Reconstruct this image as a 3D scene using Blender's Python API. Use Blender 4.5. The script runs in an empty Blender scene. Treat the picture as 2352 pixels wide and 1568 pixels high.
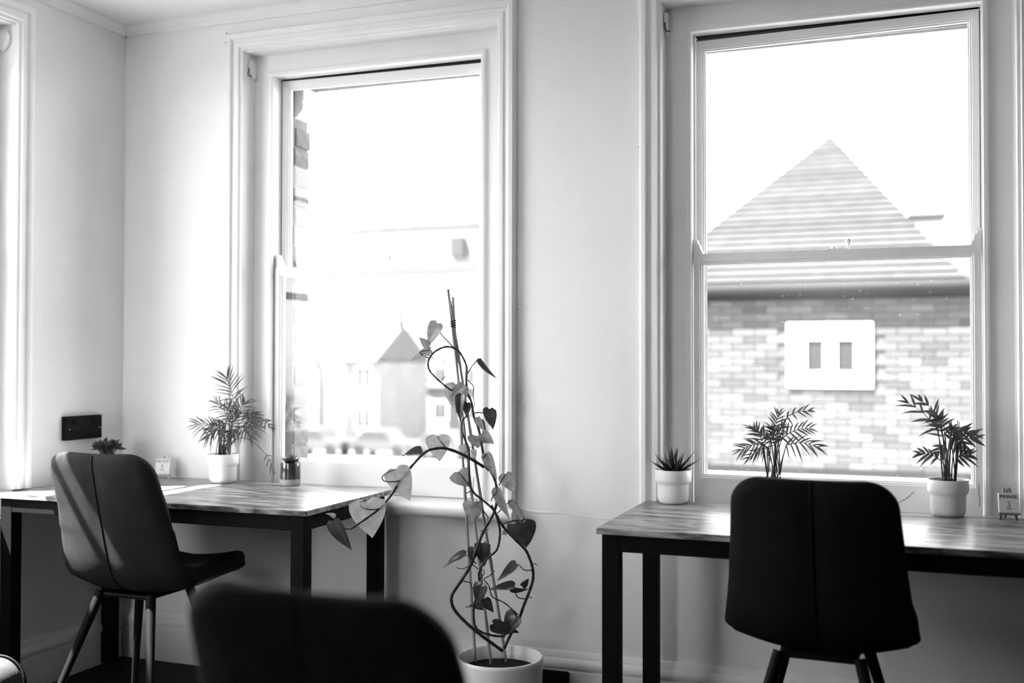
import bpy, bmesh, math, random
import numpy as np
from mathutils import Vector, Matrix

random.seed(7)
S = bpy.context.scene
COL = S.collection

# ------------------------------------------------------------------ camera
FPX, CX, CY = 2425.0, 1176.0, 784.0
YAW, PITCH, ROLL = math.radians(20.2), math.radians(1.05), math.radians(0.1)
CAM = Vector((3.09, -3.63, 1.24))
FWD = Vector((-math.sin(YAW) * math.cos(PITCH), math.cos(YAW) * math.cos(PITCH), math.sin(PITCH)))
R0 = Vector((math.cos(YAW), math.sin(YAW), 0))
U0 = R0.cross(FWD)
RGT = R0 * math.cos(ROLL) + U0 * math.sin(ROLL)
UP = U0 * math.cos(ROLL) - R0 * math.sin(ROLL)
cd = bpy.data.cameras.new('camera')
cd.sensor_fit = 'HORIZONTAL'
cd.sensor_width = 36.0
cd.lens = FPX / 2352.0 * 36.0
cd.clip_start = 0.05
cd.clip_end = 500
cd.dof.use_dof = True
cd.dof.focus_distance = 3.5
cd.dof.aperture_fstop = 1.5
cam = bpy.data.objects.new('camera', cd)
m = Matrix((RGT, UP, -FWD)).transposed().to_4x4()
m.translation = CAM
cam.matrix_world = m
COL.objects.link(cam)
S.camera = cam


def ray(x, y):
    return FWD + RGT * ((x - CX) / FPX) - UP * ((y - CY) / FPX)


def onp(x, y, ax, v):
    """the point of the place seen at photo pixel x,y on the plane axis=v"""
    d = ray(x, y)
    return CAM + d * ((v - CAM[ax]) / d[ax])


def dep(x, y, t):
    return CAM + ray(x, y) * t


# ------------------------------------------------------------------ world, sun, exposure
w = bpy.data.worlds.new('world')
S.world = w
w.use_nodes = True
bg = w.node_tree.nodes['Background']
sky = w.node_tree.nodes.new('ShaderNodeTexSky')
sky.sky_type = 'NISHITA'
sky.sun_disc = False
sky.sun_elevation = math.atan2(2.08, math.hypot(1.0, 0.8))
sky.sun_rotation = math.radians(231.3)
sky.dust_density = 0.3
bw_ = w.node_tree.nodes.new('ShaderNodeRGBToBW')
w.node_tree.links.new(sky.outputs[0], bw_.inputs[0])
w.node_tree.links.new(bw_.outputs[0], bg.inputs[0])
bg.inputs[1].default_value = 3.4
sd = bpy.data.lights.new('sun', 'SUN')
sd.energy = 140.0
sd.angle = math.radians(0.6)
sun = bpy.data.objects.new('sun', sd)
sun.rotation_euler = Vector((1.0, 0.8, -2.08)).to_track_quat('-Z', 'Y').to_euler()
sun.location = (-6, -4, 9)
COL.objects.link(sun)
S.view_settings.view_transform = 'Standard'
S.view_settings.look = 'None'
S.view_settings.gamma = 1.0
S.view_settings.use_curve_mapping = False
S.view_settings.exposure = -0.2
try:
    S.cycles.use_denoising = True
    S.cycles.max_bounces = 10
    S.cycles.diffuse_bounces = 6
    S.cycles.transparent_max_bounces = 12
    S.cycles.caustics_reflective = False
    S.cycles.caustics_refractive = False
    S.cycles.sample_clamp_indirect = 8.0
except Exception:
    pass


# ------------------------------------------------------------------ materials
def nt(name):
    mt = bpy.data.materials.new(name)
    mt.use_nodes = True
    t = mt.node_tree
    b = t.nodes.get('Principled BSDF')
    return mt, t, b


def g(v):
    return (v, v, v, 1)


def mat(name, v, rough=0.6, spec=0.5, var=0.0, vscale=8.0, bump=0.0, bscale=60.0, stretch=(1, 1, 1), metal=0.0, coat=0.0, vdetail=4.0):
    mt, t, b = nt(name)
    b.inputs['Base Color'].default_value = g(v)
    b.inputs['Roughness'].default_value = rough
    b.inputs['Specular IOR Level'].default_value = spec
    b.inputs['Metallic'].default_value = metal
    b.inputs['Coat Weight'].default_value = coat
    if var or bump:
        tc = t.nodes.new('ShaderNodeTexCoord')
        mp = t.nodes.new('ShaderNodeMapping')
        mp.inputs['Scale'].default_value = stretch
        t.links.new(tc.outputs['Object'], mp.inputs[0])
    if var:
        n = t.nodes.new('ShaderNodeTexNoise')
        n.inputs['Scale'].default_value = vscale
        n.inputs['Detail'].default_value = vdetail
        t.links.new(mp.outputs[0], n.inputs['Vector'])
        r = t.nodes.new('ShaderNodeMapRange')
        r.inputs[1].default_value = 0.3
        r.inputs[2].default_value = 0.7
        r.inputs[3].default_value = v * (1 - var)
        r.inputs[4].default_value = min(1, v * (1 + var))
        t.links.new(n.outputs[0], r.inputs[0])
        t.links.new(r.outputs[0], b.inputs['Base Color'])
    if bump:
        n2 = t.nodes.new('ShaderNodeTexNoise')
        n2.inputs['Scale'].default_value = bscale
        n2.inputs['Detail'].default_value = 5
        t.links.new(mp.outputs[0], n2.inputs['Vector'])
        bp = t.nodes.new('ShaderNodeBump')
        bp.inputs['Strength'].default_value = bump
        bp.inputs['Distance'].default_value = 0.01
        t.links.new(n2.outputs[0], bp.inputs['Height'])
        t.links.new(bp.outputs[0], b.inputs['Normal'])
    return mt


def mat_leaf(name, v, trans=0.35, rough=0.35, vein=0.25, vscale=40):
    mt, t, b = nt(name)
    b.inputs['Roughness'].default_value = rough
    tc = t.nodes.new('ShaderNodeTexCoord')
    n = t.nodes.new('ShaderNodeTexNoise')
    n.inputs['Scale'].default_value = vscale
    n.inputs['Detail'].default_value = 3
    t.links.new(tc.outputs['Object'], n.inputs['Vector'])
    r = t.nodes.new('ShaderNodeMapRange')
    r.inputs[1].default_value = 0.3
    r.inputs[2].default_value = 0.75
    r.inputs[3].default_value = v * (1 - vein)
    r.inputs[4].default_value = v * (1 + vein)
    t.links.new(n.outputs[0], r.inputs[0])
    t.links.new(r.outputs[0], b.inputs['Base Color'])
    tr = t.nodes.new('ShaderNodeBsdfTranslucent')
    t.links.new(r.outputs[0], tr.inputs['Color'])
    mx = t.nodes.new('ShaderNodeMixShader')
    mx.inputs[0].default_value = trans
    t.links.new(b.outputs[0], mx.inputs[1])
    t.links.new(tr.outputs[0], mx.inputs[2])
    t.links.new(mx.outputs[0], t.nodes['Material Output'].inputs[0])
    return mt


def mat_wood(name, lo, hi, rough):
    """streaky laminate, grain along x"""
    mt, t, b = nt(name)
    b.inputs['Roughness'].default_value = rough
    tc = t.nodes.new('ShaderNodeTexCoord')
    mp = t.nodes.new('ShaderNodeMapping')
    mp.inputs['Scale'].default_value = (2.6, 12.0, 9.0)
    t.links.new(tc.outputs['Object'], mp.inputs[0])
    n = t.nodes.new('ShaderNodeTexNoise')
    n.inputs['Scale'].default_value = 2.2
    n.inputs['Detail'].default_value = 6
    n.inputs['Roughness'].default_value = 0.6
    n.inputs['Distortion'].default_value = 0.6
    t.links.new(mp.outputs[0], n.inputs['Vector'])
    mp2 = t.nodes.new('ShaderNodeMapping')
    mp2.inputs['Scale'].default_value = (3.0, 90.0, 60.0)
    t.links.new(tc.outputs['Object'], mp2.inputs[0])
    n2 = t.nodes.new('ShaderNodeTexNoise')
    n2.inputs['Scale'].default_value = 2.0
    n2.inputs['Detail'].default_value = 3
    t.links.new(mp2.outputs[0], n2.inputs['Vector'])
    ad = t.nodes.new('ShaderNodeMath')
    ad.operation = 'MULTIPLY_ADD'
    ad.inputs[1].default_value = 0.16
    t.links.new(n2.outputs[0], ad.inputs[0])
    t.links.new(n.outputs[0], ad.inputs[2])
    r = t.nodes.new('ShaderNodeMapRange')
    r.inputs[1].default_value = 0.46
    r.inputs[2].default_value = 0.68
    r.inputs[3].default_value = lo
    r.inputs[4].default_value = hi
    t.links.new(ad.outputs[0], r.inputs[0])
    t.links.new(r.outputs[0], b.inputs['Base Color'])
    bp = t.nodes.new('ShaderNodeBump')
    bp.inputs['Strength'].default_value = 0.05
    bp.inputs['Distance'].default_value = 0.002
    t.links.new(n2.outputs[0], bp.inputs['Height'])
    t.links.new(bp.outputs[0], b.inputs['Normal'])
    return mt


def mat_glass(name, veil=0.02, specks=0.25):
    mt, t, b = nt(name)
    t.nodes.remove(b)
    out = t.nodes['Material Output']
    tr = t.nodes.new('ShaderNodeBsdfTransparent')
    gl = t.nodes.new('ShaderNodeBsdfGlossy')
    gl.inputs['Roughness'].default_value = 0.01
    lw = t.nodes.new('ShaderNodeLayerWeight')
    lw.inputs[0].default_value = 0.5
    pw = t.nodes.new('ShaderNodeMath')
    pw.operation = 'POWER'
    pw.inputs[1].default_value = 4.0
    t.links.new(lw.outputs['Facing'], pw.inputs[0])
    fr = t.nodes.new('ShaderNodeMath')
    fr.operation = 'MULTIPLY_ADD'
    fr.inputs[1].default_value = 0.4
    fr.inputs[2].default_value = 0.02
    t.links.new(pw.outputs[0], fr.inputs[0])
    mx = t.nodes.new('ShaderNodeMixShader')
    t.links.new(fr.outputs[0], mx.inputs[0])
    t.links.new(tr.outputs[0], mx.inputs[1])
    t.links.new(gl.outputs[0], mx.inputs[2])
    du = t.nodes.new('ShaderNodeBsdfTranslucent')
    du.inputs['Color'].default_value = g(0.8)
    tc = t.nodes.new('ShaderNodeTexCoord')
    n = t.nodes.new('ShaderNodeTexNoise')
    n.inputs['Scale'].default_value = 95
    n.inputs['Detail'].default_value = 3
    t.links.new(tc.outputs['Object'], n.inputs['Vector'])
    n3 = t.nodes.new('ShaderNodeTexNoise')
    n3.inputs['Scale'].default_value = 3
    n3.inputs['Detail'].default_value = 3
    t.links.new(tc.outputs['Object'], n3.inputs['Vector'])
    r = t.nodes.new('ShaderNodeMapRange')
    r.inputs[1].default_value = 0.66
    r.inputs[2].default_value = 0.78
    r.inputs[3].default_value = 0.0
    r.inputs[4].default_value = specks
    t.links.new(n.outputs[0], r.inputs[0])
    r3 = t.nodes.new('ShaderNodeMapRange')
    r3.inputs[1].default_value = 0.3
    r3.inputs[2].default_value = 0.7
    r3.inputs[3].default_value = veil * 0.5
    r3.inputs[4].default_value = veil * 1.5
    t.links.new(n3.outputs[0], r3.inputs[0])
    ad = t.nodes.new('ShaderNodeMath')
    t.links.new(r.outputs[0], ad.inputs[0])
    t.links.new(r3.outputs[0], ad.inputs[1])
    m2 = t.nodes.new('ShaderNodeMixShader')
    t.links.new(ad.outputs[0], m2.inputs[0])
    t.links.new(mx.outputs[0], m2.inputs[1])
    t.links.new(du.outputs[0], m2.inputs[2])
    t.links.new(m2.outputs[0], out.inputs[0])
    return mt


def mat_brick(name, c1, c2, mortar, sx=0.225, sz=0.075):
    mt, t, b = nt(name)
    b.inputs['Roughness'].default_value = 0.9
    tc = t.nodes.new('ShaderNodeTexCoord')
    mp = t.nodes.new('ShaderNodeMapping')
    mp.inputs['Rotation'].default_value = (math.radians(90), 0, 0)
    t.links.new(tc.outputs['Object'], mp.inputs[0])
    br = t.nodes.new('ShaderNodeTexBrick')
    br.inputs['Color1'].default_value = g(c1)
    br.inputs['Color2'].default_value = g(c2)
    br.inputs['Mortar'].default_value = g(mortar)
    br.inputs['Scale'].default_value = 1.0
    br.inputs['Mortar Size'].default_value = 0.006
    br.inputs['Brick Width'].default_value = sx
    br.inputs['Row Height'].default_value = sz
    t.links.new(mp.outputs[0], br.inputs['Vector'])
    t.links.new(br.outputs['Color'], b.inputs['Base Color'])
    bp = t.nodes.new('ShaderNodeBump')
    bp.inputs['Strength'].default_value = 0.4
    bp.inputs['Distance'].default_value = 0.01
    t.links.new(br.outputs['Fac'], bp.inputs['Height'])
    bp.invert = True
    t.links.new(bp.outputs[0], b.inputs['Normal'])
    return mt


M = {}
M['plaster'] = mat('plaster', 0.80, 0.75, 0.3, var=0.025, vscale=2.5, bump=0.22, bscale=28)
M['plaster_left'] = mat('plaster_left', 0.76, 0.8, 0.3, var=0.05, vscale=2.0, bump=0.15, bscale=28)
M['ceiling'] = mat('ceiling_paint', 0.82, 0.9, 0.2, bump=0.05, bscale=30)
M['gloss'] = mat('white_gloss_paint', 0.80, 0.55, 0.15, var=0.02, vscale=6, bump=0.05, bscale=40)
M['dim_wall'] = mat('bounce_cut_wall', 0.10, 0.85, 0.2)  # unseen walls made dark to cut bounced light
M['floor'] = mat('dark_floor', 0.006, 0.6, 0.12, var=0.4, vscale=3, bump=0.1, bscale=20, stretch=(1, 6, 1))
M['shade'] = mat('recess_shade', 0.01, 0.9, 0.1)  # dark colour standing in for the shade inside recesses
M['glass'] = mat_glass('window_glass', 0.011, 0.14)
M['glass_top'] = mat_glass('window_glass_clean', 0.003, 0.05)
M['wood'] = mat_wood('table_laminate', 0.03, 0.36, 0.30)
M['wood_edge'] = mat_wood('table_edge', 0.04, 0.12, 0.45)
M['black_steel'] = mat('black_steel', 0.004, 0.65, 0.06)
M['leather'] = mat('dark_leather', 0.017, 0.7, 0.04, var=0.12, vscale=20, bump=0.06, bscale=220)
M['black_leather'] = mat('black_leather', 0.008, 0.7, 0.05, var=0.12, vscale=20, bump=0.06, bscale=220)
M['bag_leather'] = mat('bag_leather', 0.05, 0.5, 0.3, var=0.15, vscale=20, bump=0.1, bscale=120)
M['piping'] = mat('dark_piping', 0.003, 0.6, 0.1)
M['leg'] = mat('chair_leg_black', 0.005, 0.5, 0.08)
M['pot'] = mat('white_ceramic', 0.74, 0.45, 0.4, bump=0.02, bscale=50)
M['pot_floor'] = mat('grey_white_ceramic', 0.80, 0.3, 0.5, bump=0.03, bscale=30)
M['soil'] = mat('soil', 0.012, 0.95, 0.2, var=0.5, vscale=60, bump=0.8, bscale=90)
M['glaze'] = mat('dark_glaze', 0.03, 0.12, 0.6, coat=0.6)
M['raw_clay'] = mat('raw_clay', 0.36, 0.85, 0.2, bump=0.15, bscale=160)
M['palm'] = mat_leaf('palm_leaf', 0.085, 0.35, 0.45)
M['palm_dark'] = mat_leaf('palm_leaf_dark', 0.065, 0.3, 0.45)
M['palm_stem'] = mat('palm_stem', 0.035, 0.55, 0.4, var=0.3, vscale=40)
M['aloe'] = mat_leaf('aloe_leaf', 0.012, 0.05, 0.4)
M['succulent'] = mat_leaf('succulent_leaf', 0.05, 0.08, 0.4)
M['jade'] = mat_leaf('jade_leaf', 0.022, 0.08, 0.35)
M['ivy_pale'] = mat_leaf('climber_leaf_pale', 0.36, 0.45, 0.4, 0.22, 45)  # paler tone also carries the light through backlit leaves
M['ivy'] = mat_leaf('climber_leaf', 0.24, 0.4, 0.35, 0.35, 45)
M['ivy_dark'] = mat_leaf('climber_leaf_dark', 0.05, 0.2, 0.25, 0.4, 35)  # darker tone also carries the shade on leaves seen against light
M['vine'] = mat('vine_stem', 0.022, 0.5, 0.4, var=0.3, vscale=50)
M['cane'] = mat('bamboo_cane', 0.30, 0.5, 0.4, var=0.35, vscale=30, stretch=(1, 1, 0.2))
M['socket'] = mat('black_nickel', 0.003, 0.5, 0.1)
M['screw'] = mat('screw_steel', 0.3, 0.3, 0.5, metal=0.8)
M['card'] = mat('canvas_board', 0.72, 0.8, 0.2, bump=0.1, bscale=300)
M['easel'] = mat('pale_easel_wood', 0.5, 0.6, 0.3, var=0.15, vscale=30, stretch=(1, 1, 0.2))
M['easel_shaded'] = mat('easel_wood_shaded', 0.2, 0.6, 0.3, var=0.25, vscale=30, stretch=(1, 1, 0.2))  # same easel wood, its dimmer light put into a darker colour
M['ink'] = mat('black_ink', 0.01, 0.7, 0.2)
M['outer_brick'] = mat('outer_brick_skin', 0.16, 0.9, 0.2, var=0.2, vscale=20)
M['pier_brick'] = mat('pier_brick', 0.12, 0.9, 0.2, var=0.3, vscale=25, bump=0.3, bscale=60)
M['stone'] = mat('pale_stone', 0.6, 0.85, 0.2, var=0.08, vscale=10)
M['far_brick'] = mat_brick('far_brickwork', 0.02, 0.03, 0.04, 0.25, 0.083)
M['fb'] = [mat('far_brick_%d' % i, v, 0.9, 0.2) for i, v in enumerate((0.027, 0.036, 0.045, 0.055))]
M['tile'] = [mat('roof_tile_%d' % i, v, 0.85, 0.2, var=0.2, vscale=5) for i, v in enumerate((0.014, 0.0165, 0.019))]
M['gutter'] = mat('dark_gutter', 0.006, 0.7, 0.1)
M['render_white'] = mat('white_render', 0.6, 0.9, 0.2)
M['far_pane'] = mat('far_dark_pane', 0.012, 0.4, 0.3)
M['slate'] = mat('far_slate', 0.04, 0.8, 0.3, var=0.15, vscale=2)
M['far_wall'] = mat('far_house_wall', 0.11, 0.9, 0.2, var=0.1, vscale=0.6)
M['asphalt'] = mat('street_ground', 0.12, 0.95, 0.2, var=0.1, vscale=0.3)
M['car'] = mat('car_paint_dark', 0.02, 0.35, 0.5)
M['tyre'] = mat('tyre', 0.008, 0.9, 0.2)


# ------------------------------------------------------------------ mesh helpers
def obj(name, verts, faces, material, parent=None, smooth=False, uvfix=True):
    me = bpy.data.meshes.new(name)
    me.from_pydata([tuple(v) for v in verts], [], faces)
    if uvfix:
        bm = bmesh.new()
        bm.from_mesh(me)
        bmesh.ops.recalc_face_normals(bm, faces=bm.faces)
        bm.to_mesh(me)
        bm.free()
    me.materials.append(material)
    if smooth:
        for p in me.polygons:
            p.use_smooth = True
    o = bpy.data.objects.new(name, me)
    COL.objects.link(o)
    if parent:
        o.parent = parent
    return o


def empty(name, loc=(0, 0, 0), rz=0.0, parent=None):
    o = bpy.data.objects.new(name, None)
    o.empty_display_size = 0.1
    o.location = loc
    o.rotation_euler = (0, 0, rz)
    COL.objects.link(o)
    if parent:
        o.parent = parent
    return o


def tag(o, label=None, cat=None, group=None, kind=None):
    if label:
        o['label'] = label
    if cat:
        o['category'] = cat
    if group:
        o['group'] = group
    if kind:
        o['kind'] = kind
    return o


class MB:
    """collects shapes of ONE part"""

    def __init__(s):
        s.v = []
        s.f = []

    def add(s, v, f):
        k = len(s.v)
        s.v += [Vector(p) for p in v]
        s.f += [tuple(i + k for i in q) for q in f]
        return s

    def box(s, x0, x1, y0, y1, z0, z1):
        return s.add([(x0, y0, z0), (x1, y0, z0), (x1, y1, z0), (x0, y1, z0), (x0, y0, z1), (x1, y0, z1), (x1, y1, z1), (x0, y1, z1)],
                     [(0, 3, 2, 1), (4, 5, 6, 7), (0, 1, 5, 4), (1, 2, 6, 5), (2, 3, 7, 6), (3, 0, 4, 7)])

    def tube(s, pts, rad, n=8, cap=True):
        pts = [Vector(p) for p in pts]
        if not hasattr(rad, '__len__'):
            rad = [rad] * len(pts)
        rings = []
        ref = None
        for i, p in enumerate(pts):
            d = (pts[min(i + 1, len(pts) - 1)] - pts[max(i - 1, 0)])
            if d.length < 1e-9:
                d = Vector((0, 0, 1))
            d.normalize()
            if ref is None:
                ref = d.orthogonal().normalized()
            ref = (ref - d * ref.dot(d))
            if ref.length < 1e-6:
                ref = d.orthogonal()
            ref.normalize()
            b = d.cross(ref)
            rings.append([p + (ref * math.cos(2 * math.pi * k / n) + b * math.sin(2 * math.pi * k / n)) * rad[i] for k in range(n)])
        v = [q for r in rings for q in r]
        f = []
        for i in range(len(rings) - 1):
            for k in range(n):
                f.append((i * n + k, i * n + (k + 1) % n, (i + 1) * n + (k + 1) % n, (i + 1) * n + k))
        if cap:
            f.append(tuple(range(n - 1, -1, -1)))
            f.append(tuple((len(rings) - 1) * n + k for k in range(n)))
        return s.add(v, f)

    def lathe(s, prof, c=(0, 0, 0), n=40):
        v = []
        f = []
        for r, z in prof:
            for k in range(n):
                a = 2 * math.pi * k / n
                v.append((c[0] + r * math.cos(a), c[1] + r * math.sin(a), c[2] + z))
        for i in range(len(prof) - 1):
            for k in range(n):
                f.append((i * n + k, i * n + (k + 1) % n, (i + 1) * n + (k + 1) % n, (i + 1) * n + k))
        f.append(tuple(range(n)))
        f.append(tuple((len(prof) - 1) * n + k for k in range(n)))
        return s.add(v, f)

    def prism(s, poly, a0, a1, axis):
        """extrude a 2D polygon; axis 'x': poly=(y,z), 'y': poly=(x,z), 'z': poly=(x,y)"""
        n = len(poly)

        def mk(p, a):
            return {'x': (a, p[0], p[1]), 'y': (p[0], a, p[1]), 'z': (p[0], p[1], a)}[axis]
        v = [mk(p, a0) for p in poly] + [mk(p, a1) for p in poly]
        f = [tuple(range(n)), tuple(range(2 * n - 1, n - 1, -1))]
        for k in range(n):
            f.append((k, (k + 1) % n, n + (k + 1) % n, n + k))
        return s.add(v, f)

    def build(s, name, material, parent=None, smooth=False, bevel=0.0):
        o = obj(name, s.v, s.f, material, parent, smooth)
        if bevel:
            b = o.modifiers.new('bevel', 'BEVEL')
            b.width = bevel
            b.segments = 2
            b.limit_method = 'ANGLE'
        return o


def smooth_path(pts, k=6):
    """Catmull-Rom through 3D points"""
    P = [Vector(p) for p in pts]
    if len(P) < 3:
        return P
    out = []
    for i in range(len(P) - 1):
        p0 = P[max(i - 1, 0)]
        p1, p2 = P[i], P[i + 1]
        p3 = P[min(i + 2, len(P) - 1)]
        for j in range(k):
            t = j / k
            out.append(0.5 * ((2 * p1) + (p2 - p0) * t + (2 * p0 - 5 * p1 + 4 * p2 - p3) * t * t + (3 * p1 - p0 - 3 * p2 + p3) * t ** 3))
    out.append(P[-1])
    return out


def auto_smooth(o, ang=35):
    for p in o.data.polygons:
        p.use_smooth = True
    try:
        o.data.set_sharp_from_angle(angle=math.radians(ang))
    except Exception:
        pass
    return o


def wall_holes(name, u0, u1, z0, z1, holes, v0, v1, material, parent=None, inv=False):
    """slab between v0 and v1 (depth) with rectangular holes, in local (u,v,z)"""
    us = sorted(set([u0, u1] + [h[0] for h in holes] + [h[1] for h in holes]))
    zs = sorted(set([z0, z1] + [h[2] for h in holes] + [h[3] for h in holes]))

    def solid(i, j):
        if i < 0 or j < 0 or i >= len(us) - 1 or j >= len(zs) - 1:
            return False
        cu = (us[i] + us[i + 1]) / 2
        cz = (zs[j] + zs[j + 1]) / 2
        return not any(h[0] < cu < h[1] and h[2] < cz < h[3] for h in holes)
    V = []
    F = []
    idx = {}

    def vt(i, j, k):
        key = (i, j, k)
        if key not in idx:
            idx[key] = len(V)
            V.append((us[i], v0 if k == 0 else v1, zs[j]))
        return idx[key]
    for i in range(len(us) - 1):
        for j in range(len(zs) - 1):
            if not solid(i, j):
                continue
            F.append((vt(i, j, 0), vt(i + 1, j, 0), vt(i + 1, j + 1, 0), vt(i, j + 1, 0)))
            F.append((vt(i, j, 1), vt(i, j + 1, 1), vt(i + 1, j + 1, 1), vt(i + 1, j, 1)))
            if not solid(i - 1, j):
                F.append((vt(i, j, 0), vt(i, j + 1, 0), vt(i, j + 1, 1), vt(i, j, 1)))
            if not solid(i + 1, j):
                F.append((vt(i + 1, j, 0), vt(i + 1, j, 1), vt(i + 1, j + 1, 1), vt(i + 1, j + 1, 0)))
            if not solid(i, j - 1):
                F.append((vt(i, j, 0), vt(i, j, 1), vt(i + 1, j, 1), vt(i + 1, j, 0)))
            if not solid(i, j + 1):
                F.append((vt(i, j + 1, 0), vt(i + 1, j + 1, 0), vt(i + 1, j + 1, 1), vt(i, j + 1, 1)))
    return obj(name, V, F, material, parent)


# ------------------------------------------------------------------ the room
H = 2.655
RX, RY = 3.82, -6.2            # right wall, far end of the added bay behind the camera
ZT, ZS = 2.40, 0.72
W1, W2, W3, W4 = (0.69, 1.605), (2.404, 3.34), (-2.20, -0.69), (-1.24, -0.13)  # left window widened for flatter light; rear window unseen, added for frontal light

fl = MB().box(-0.05, RX + 0.05, RY - 0.05, 0.05, -0.08, 0.0).build('floor', M['floor'])
tag(fl, 'dark wooden floor, almost black', kind='structure')
ce = MB().box(-0.02, RX + 0.1, RY - 0.1, 0.3, H, H + 0.1).build('ceiling', M['ceiling'])
tag(ce, 'flat white painted ceiling', kind='structure')


def hole(wd):
    return (wd[0] - 0.10, wd[1] + 0.10, 0.66, ZT + 0.09)


wb = wall_holes('wall_back', 0.0, RX, -0.05, H + 0.02, [hole(W1), hole(W2)], 0.0, 0.2, M['plaster'])
tag(wb, 'white plaster wall with two tall sash windows', kind='structure')
wl = wall_holes('wall_left', RY, 0.2, -0.05, H + 0.02, [hole(W3)], 0.0, 0.165, M['plaster_left'])
wl.rotation_euler = (0, 0, math.radians(90))
tag(wl, 'white plaster left wall with a window near the corner', kind='structure')
wr = MB().box(RX, RX + 0.2, RY, 0.2, -0.05, H).build('wall_right', M['dim_wall'])
tag(wr, 'plain right wall out of view, darkened to cut bounced light', kind='structure')
wf = MB().box(1.4, RX + 0.2, -4.2, -4.0, -0.05, H).build('wall_light_block', M['dim_wall'])  # added out of view to keep frontal light off the right end
tag(wf, 'unseen wall added behind the viewer to block light, darkened against bounce', kind='structure')
wi = MB().box(1.4, 1.6, RY, -4.2, -0.05, H).build('wall_inner', M['plaster'])
tag(wi, 'short white return wall of the unseen bay added behind the viewer', kind='structure')
we = wall_holes('wall_rear', -1.6, 0.2, -0.05, H + 0.02, [hole(W4)], 0.0, 0.165, M['plaster'])  # bay added out of view to hold the frontal light window
we.location = (0, RY, 0)
we.rotation_euler = (0, 0, math.radians(180))
tag(we, 'white end wall of the unseen added bay, with a window for frontal light', kind='structure')

# brick skin outside the plaster walls
sk = wall_holes('brick_skin', -0.31, RX, -3.9, H + 1.2, [(w_[0] + 0.012, w_[1] - 0.012, 0.68, ZT - 0.012) for w_ in (W1, W2)], 0.2, 0.31, M['outer_brick'], wb)
sk2 = wall_holes('brick_skin', RY, 0.31, -3.9, H + 1.2, [(w_[0] - 0.02, w_[1] + 0.02, 0.68, 2.85) for w_ in (W3,)], 0.2, 0.31, M['outer_brick'], wl)
# the brick reveal seen through the left window: one brick per course, proud of its joints
bme = MB().box(-0.052, 0.012, -0.056, 0.056, -0.0385, 0.0385)
bmesh_src = None
zc = 0.76
ci = 0
while zc < 2.20:
    if bmesh_src is None:
        bo = bme.build('brick', M['pier_brick'], wb, bevel=0.004)
        bmesh_src = bo
    else:
        bo = bmesh_src.copy()
        COL.objects.link(bo)
        bo.parent = wb
    bo.location = (W1[0] + 0.006 + 0.002 * ((ci * 7) % 3 - 1), 0.262 + (0.004 if ci % 2 else -0.002), zc)
    zc += 0.0835
    ci += 1
cb = MB().prism([(0.0, 2.40), (0.05, 2.40), (0.05, 2.33), (0.044, 2.325), (0.05, 2.315), (0.045, 2.29), (0.02, 2.265), (0.0, 2.255)], 0.205, 0.325, 'y').build('corbel', M['stone'], wb, bevel=0.003)
cb.location.x = W1[0] + 0.005


# ------------------------------------------------------------------ windows
def loft_u(mb, prof, u0, u1, zb, zt):
    """mitred three-sided frame; prof = (distance outside the opening, depth v)"""
    V = []
    n = len(prof)
    for d, v in prof:
        V += [(u0 - d, v, zb), (u0 - d, v, zt + d), (u1 + d, v, zt + d), (u1 + d, v, zb)]
    F = []
    for i in range(n - 1):
        for k in range(3):
            F.append((i * 4 + k, i * 4 + k + 1, (i + 1) * 4 + k + 1, (i + 1) * 4 + k))
    F.append(tuple(i * 4 for i in range(n)))
    F.append(tuple(i * 4 + 3 for i in range(n - 1, -1, -1)))
    return mb.add(V, F)


def loft_rect(mb, loops):
    """loops: (u0,u1,z0,z1,v)  closed ring of rectangles"""
    V = []
    for a, b, c, d, v in loops:
        V += [(a, v, c), (b, v, c), (b, v, d), (a, v, d)]
    F = []
    n = len(loops)
    for i in range(n):
        j = (i + 1) % n
        for k in range(4):
            F.append((i * 4 + k, i * 4 + (k + 1) % 4, j * 4 + (k + 1) % 4, j * 4 + k))
    return mb.add(V, F)


def sash(name, par, u0, u1, z0, z1, gb, gt, vf, vb, bar=None, glass='glass', stile=0.033):
    a, b, c, d = u0 + stile, u1 - stile, z0 + gb, z1 - gt
    mb = MB()
    L = [(u0, u1, z0, z1, vf)]
    for gg, dv in ((0.012, 0.0), (0.0105, 0.004), (0.006, 0.005), (0.005, 0.009), (0.0, 0.012)):
        L.append((a - gg, b + gg, c - gg, d + gg, vf + dv))
    L += [(a, b, c, d, vf + 0.024), (a - 0.008, b + 0.008, c - 0.008, d + 0.008, vb), (u0, u1, z0, z1, vb)]
    loft_rect(mb, L)
    so = mb.build(name, M['gloss'], par)
    auto_smooth(so, 30)
    p = MB().box(a - 0.003, b + 0.003, vf + 0.015, vf + 0.019, c - 0.003, d + 0.003).build('pane', M[glass], so)
    if bar:
        for zb in bar:
            MB().prism([(vf + 0.004, zb - 0.005), (vf + 0.014, zb - 0.011), (vf + 0.020, zb - 0.011), (vf + 0.038, zb - 0.006),
                        (vf + 0.038, zb + 0.006), (vf + 0.020, zb + 0.011), (vf + 0.014, zb + 0.011), (vf + 0.004, zb + 0.005)], a, b, 'x').build('shadow_bar', M['gloss'], so)  # unseen bar, added to cast a dark band on the chair
    return so


CASING = [(0.168, 0.004), (0.168, -0.022), (0.160, -0.031), (0.146, -0.033), (0.140, -0.030), (0.136, -0.022), (0.128, -0.019),
          (0.123, -0.021), (0.121, -0.026), (0.108, -0.026), (0.104, -0.018), (0.095, -0.015), (0.090, 0.070), (0.086, 0.075)]


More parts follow.
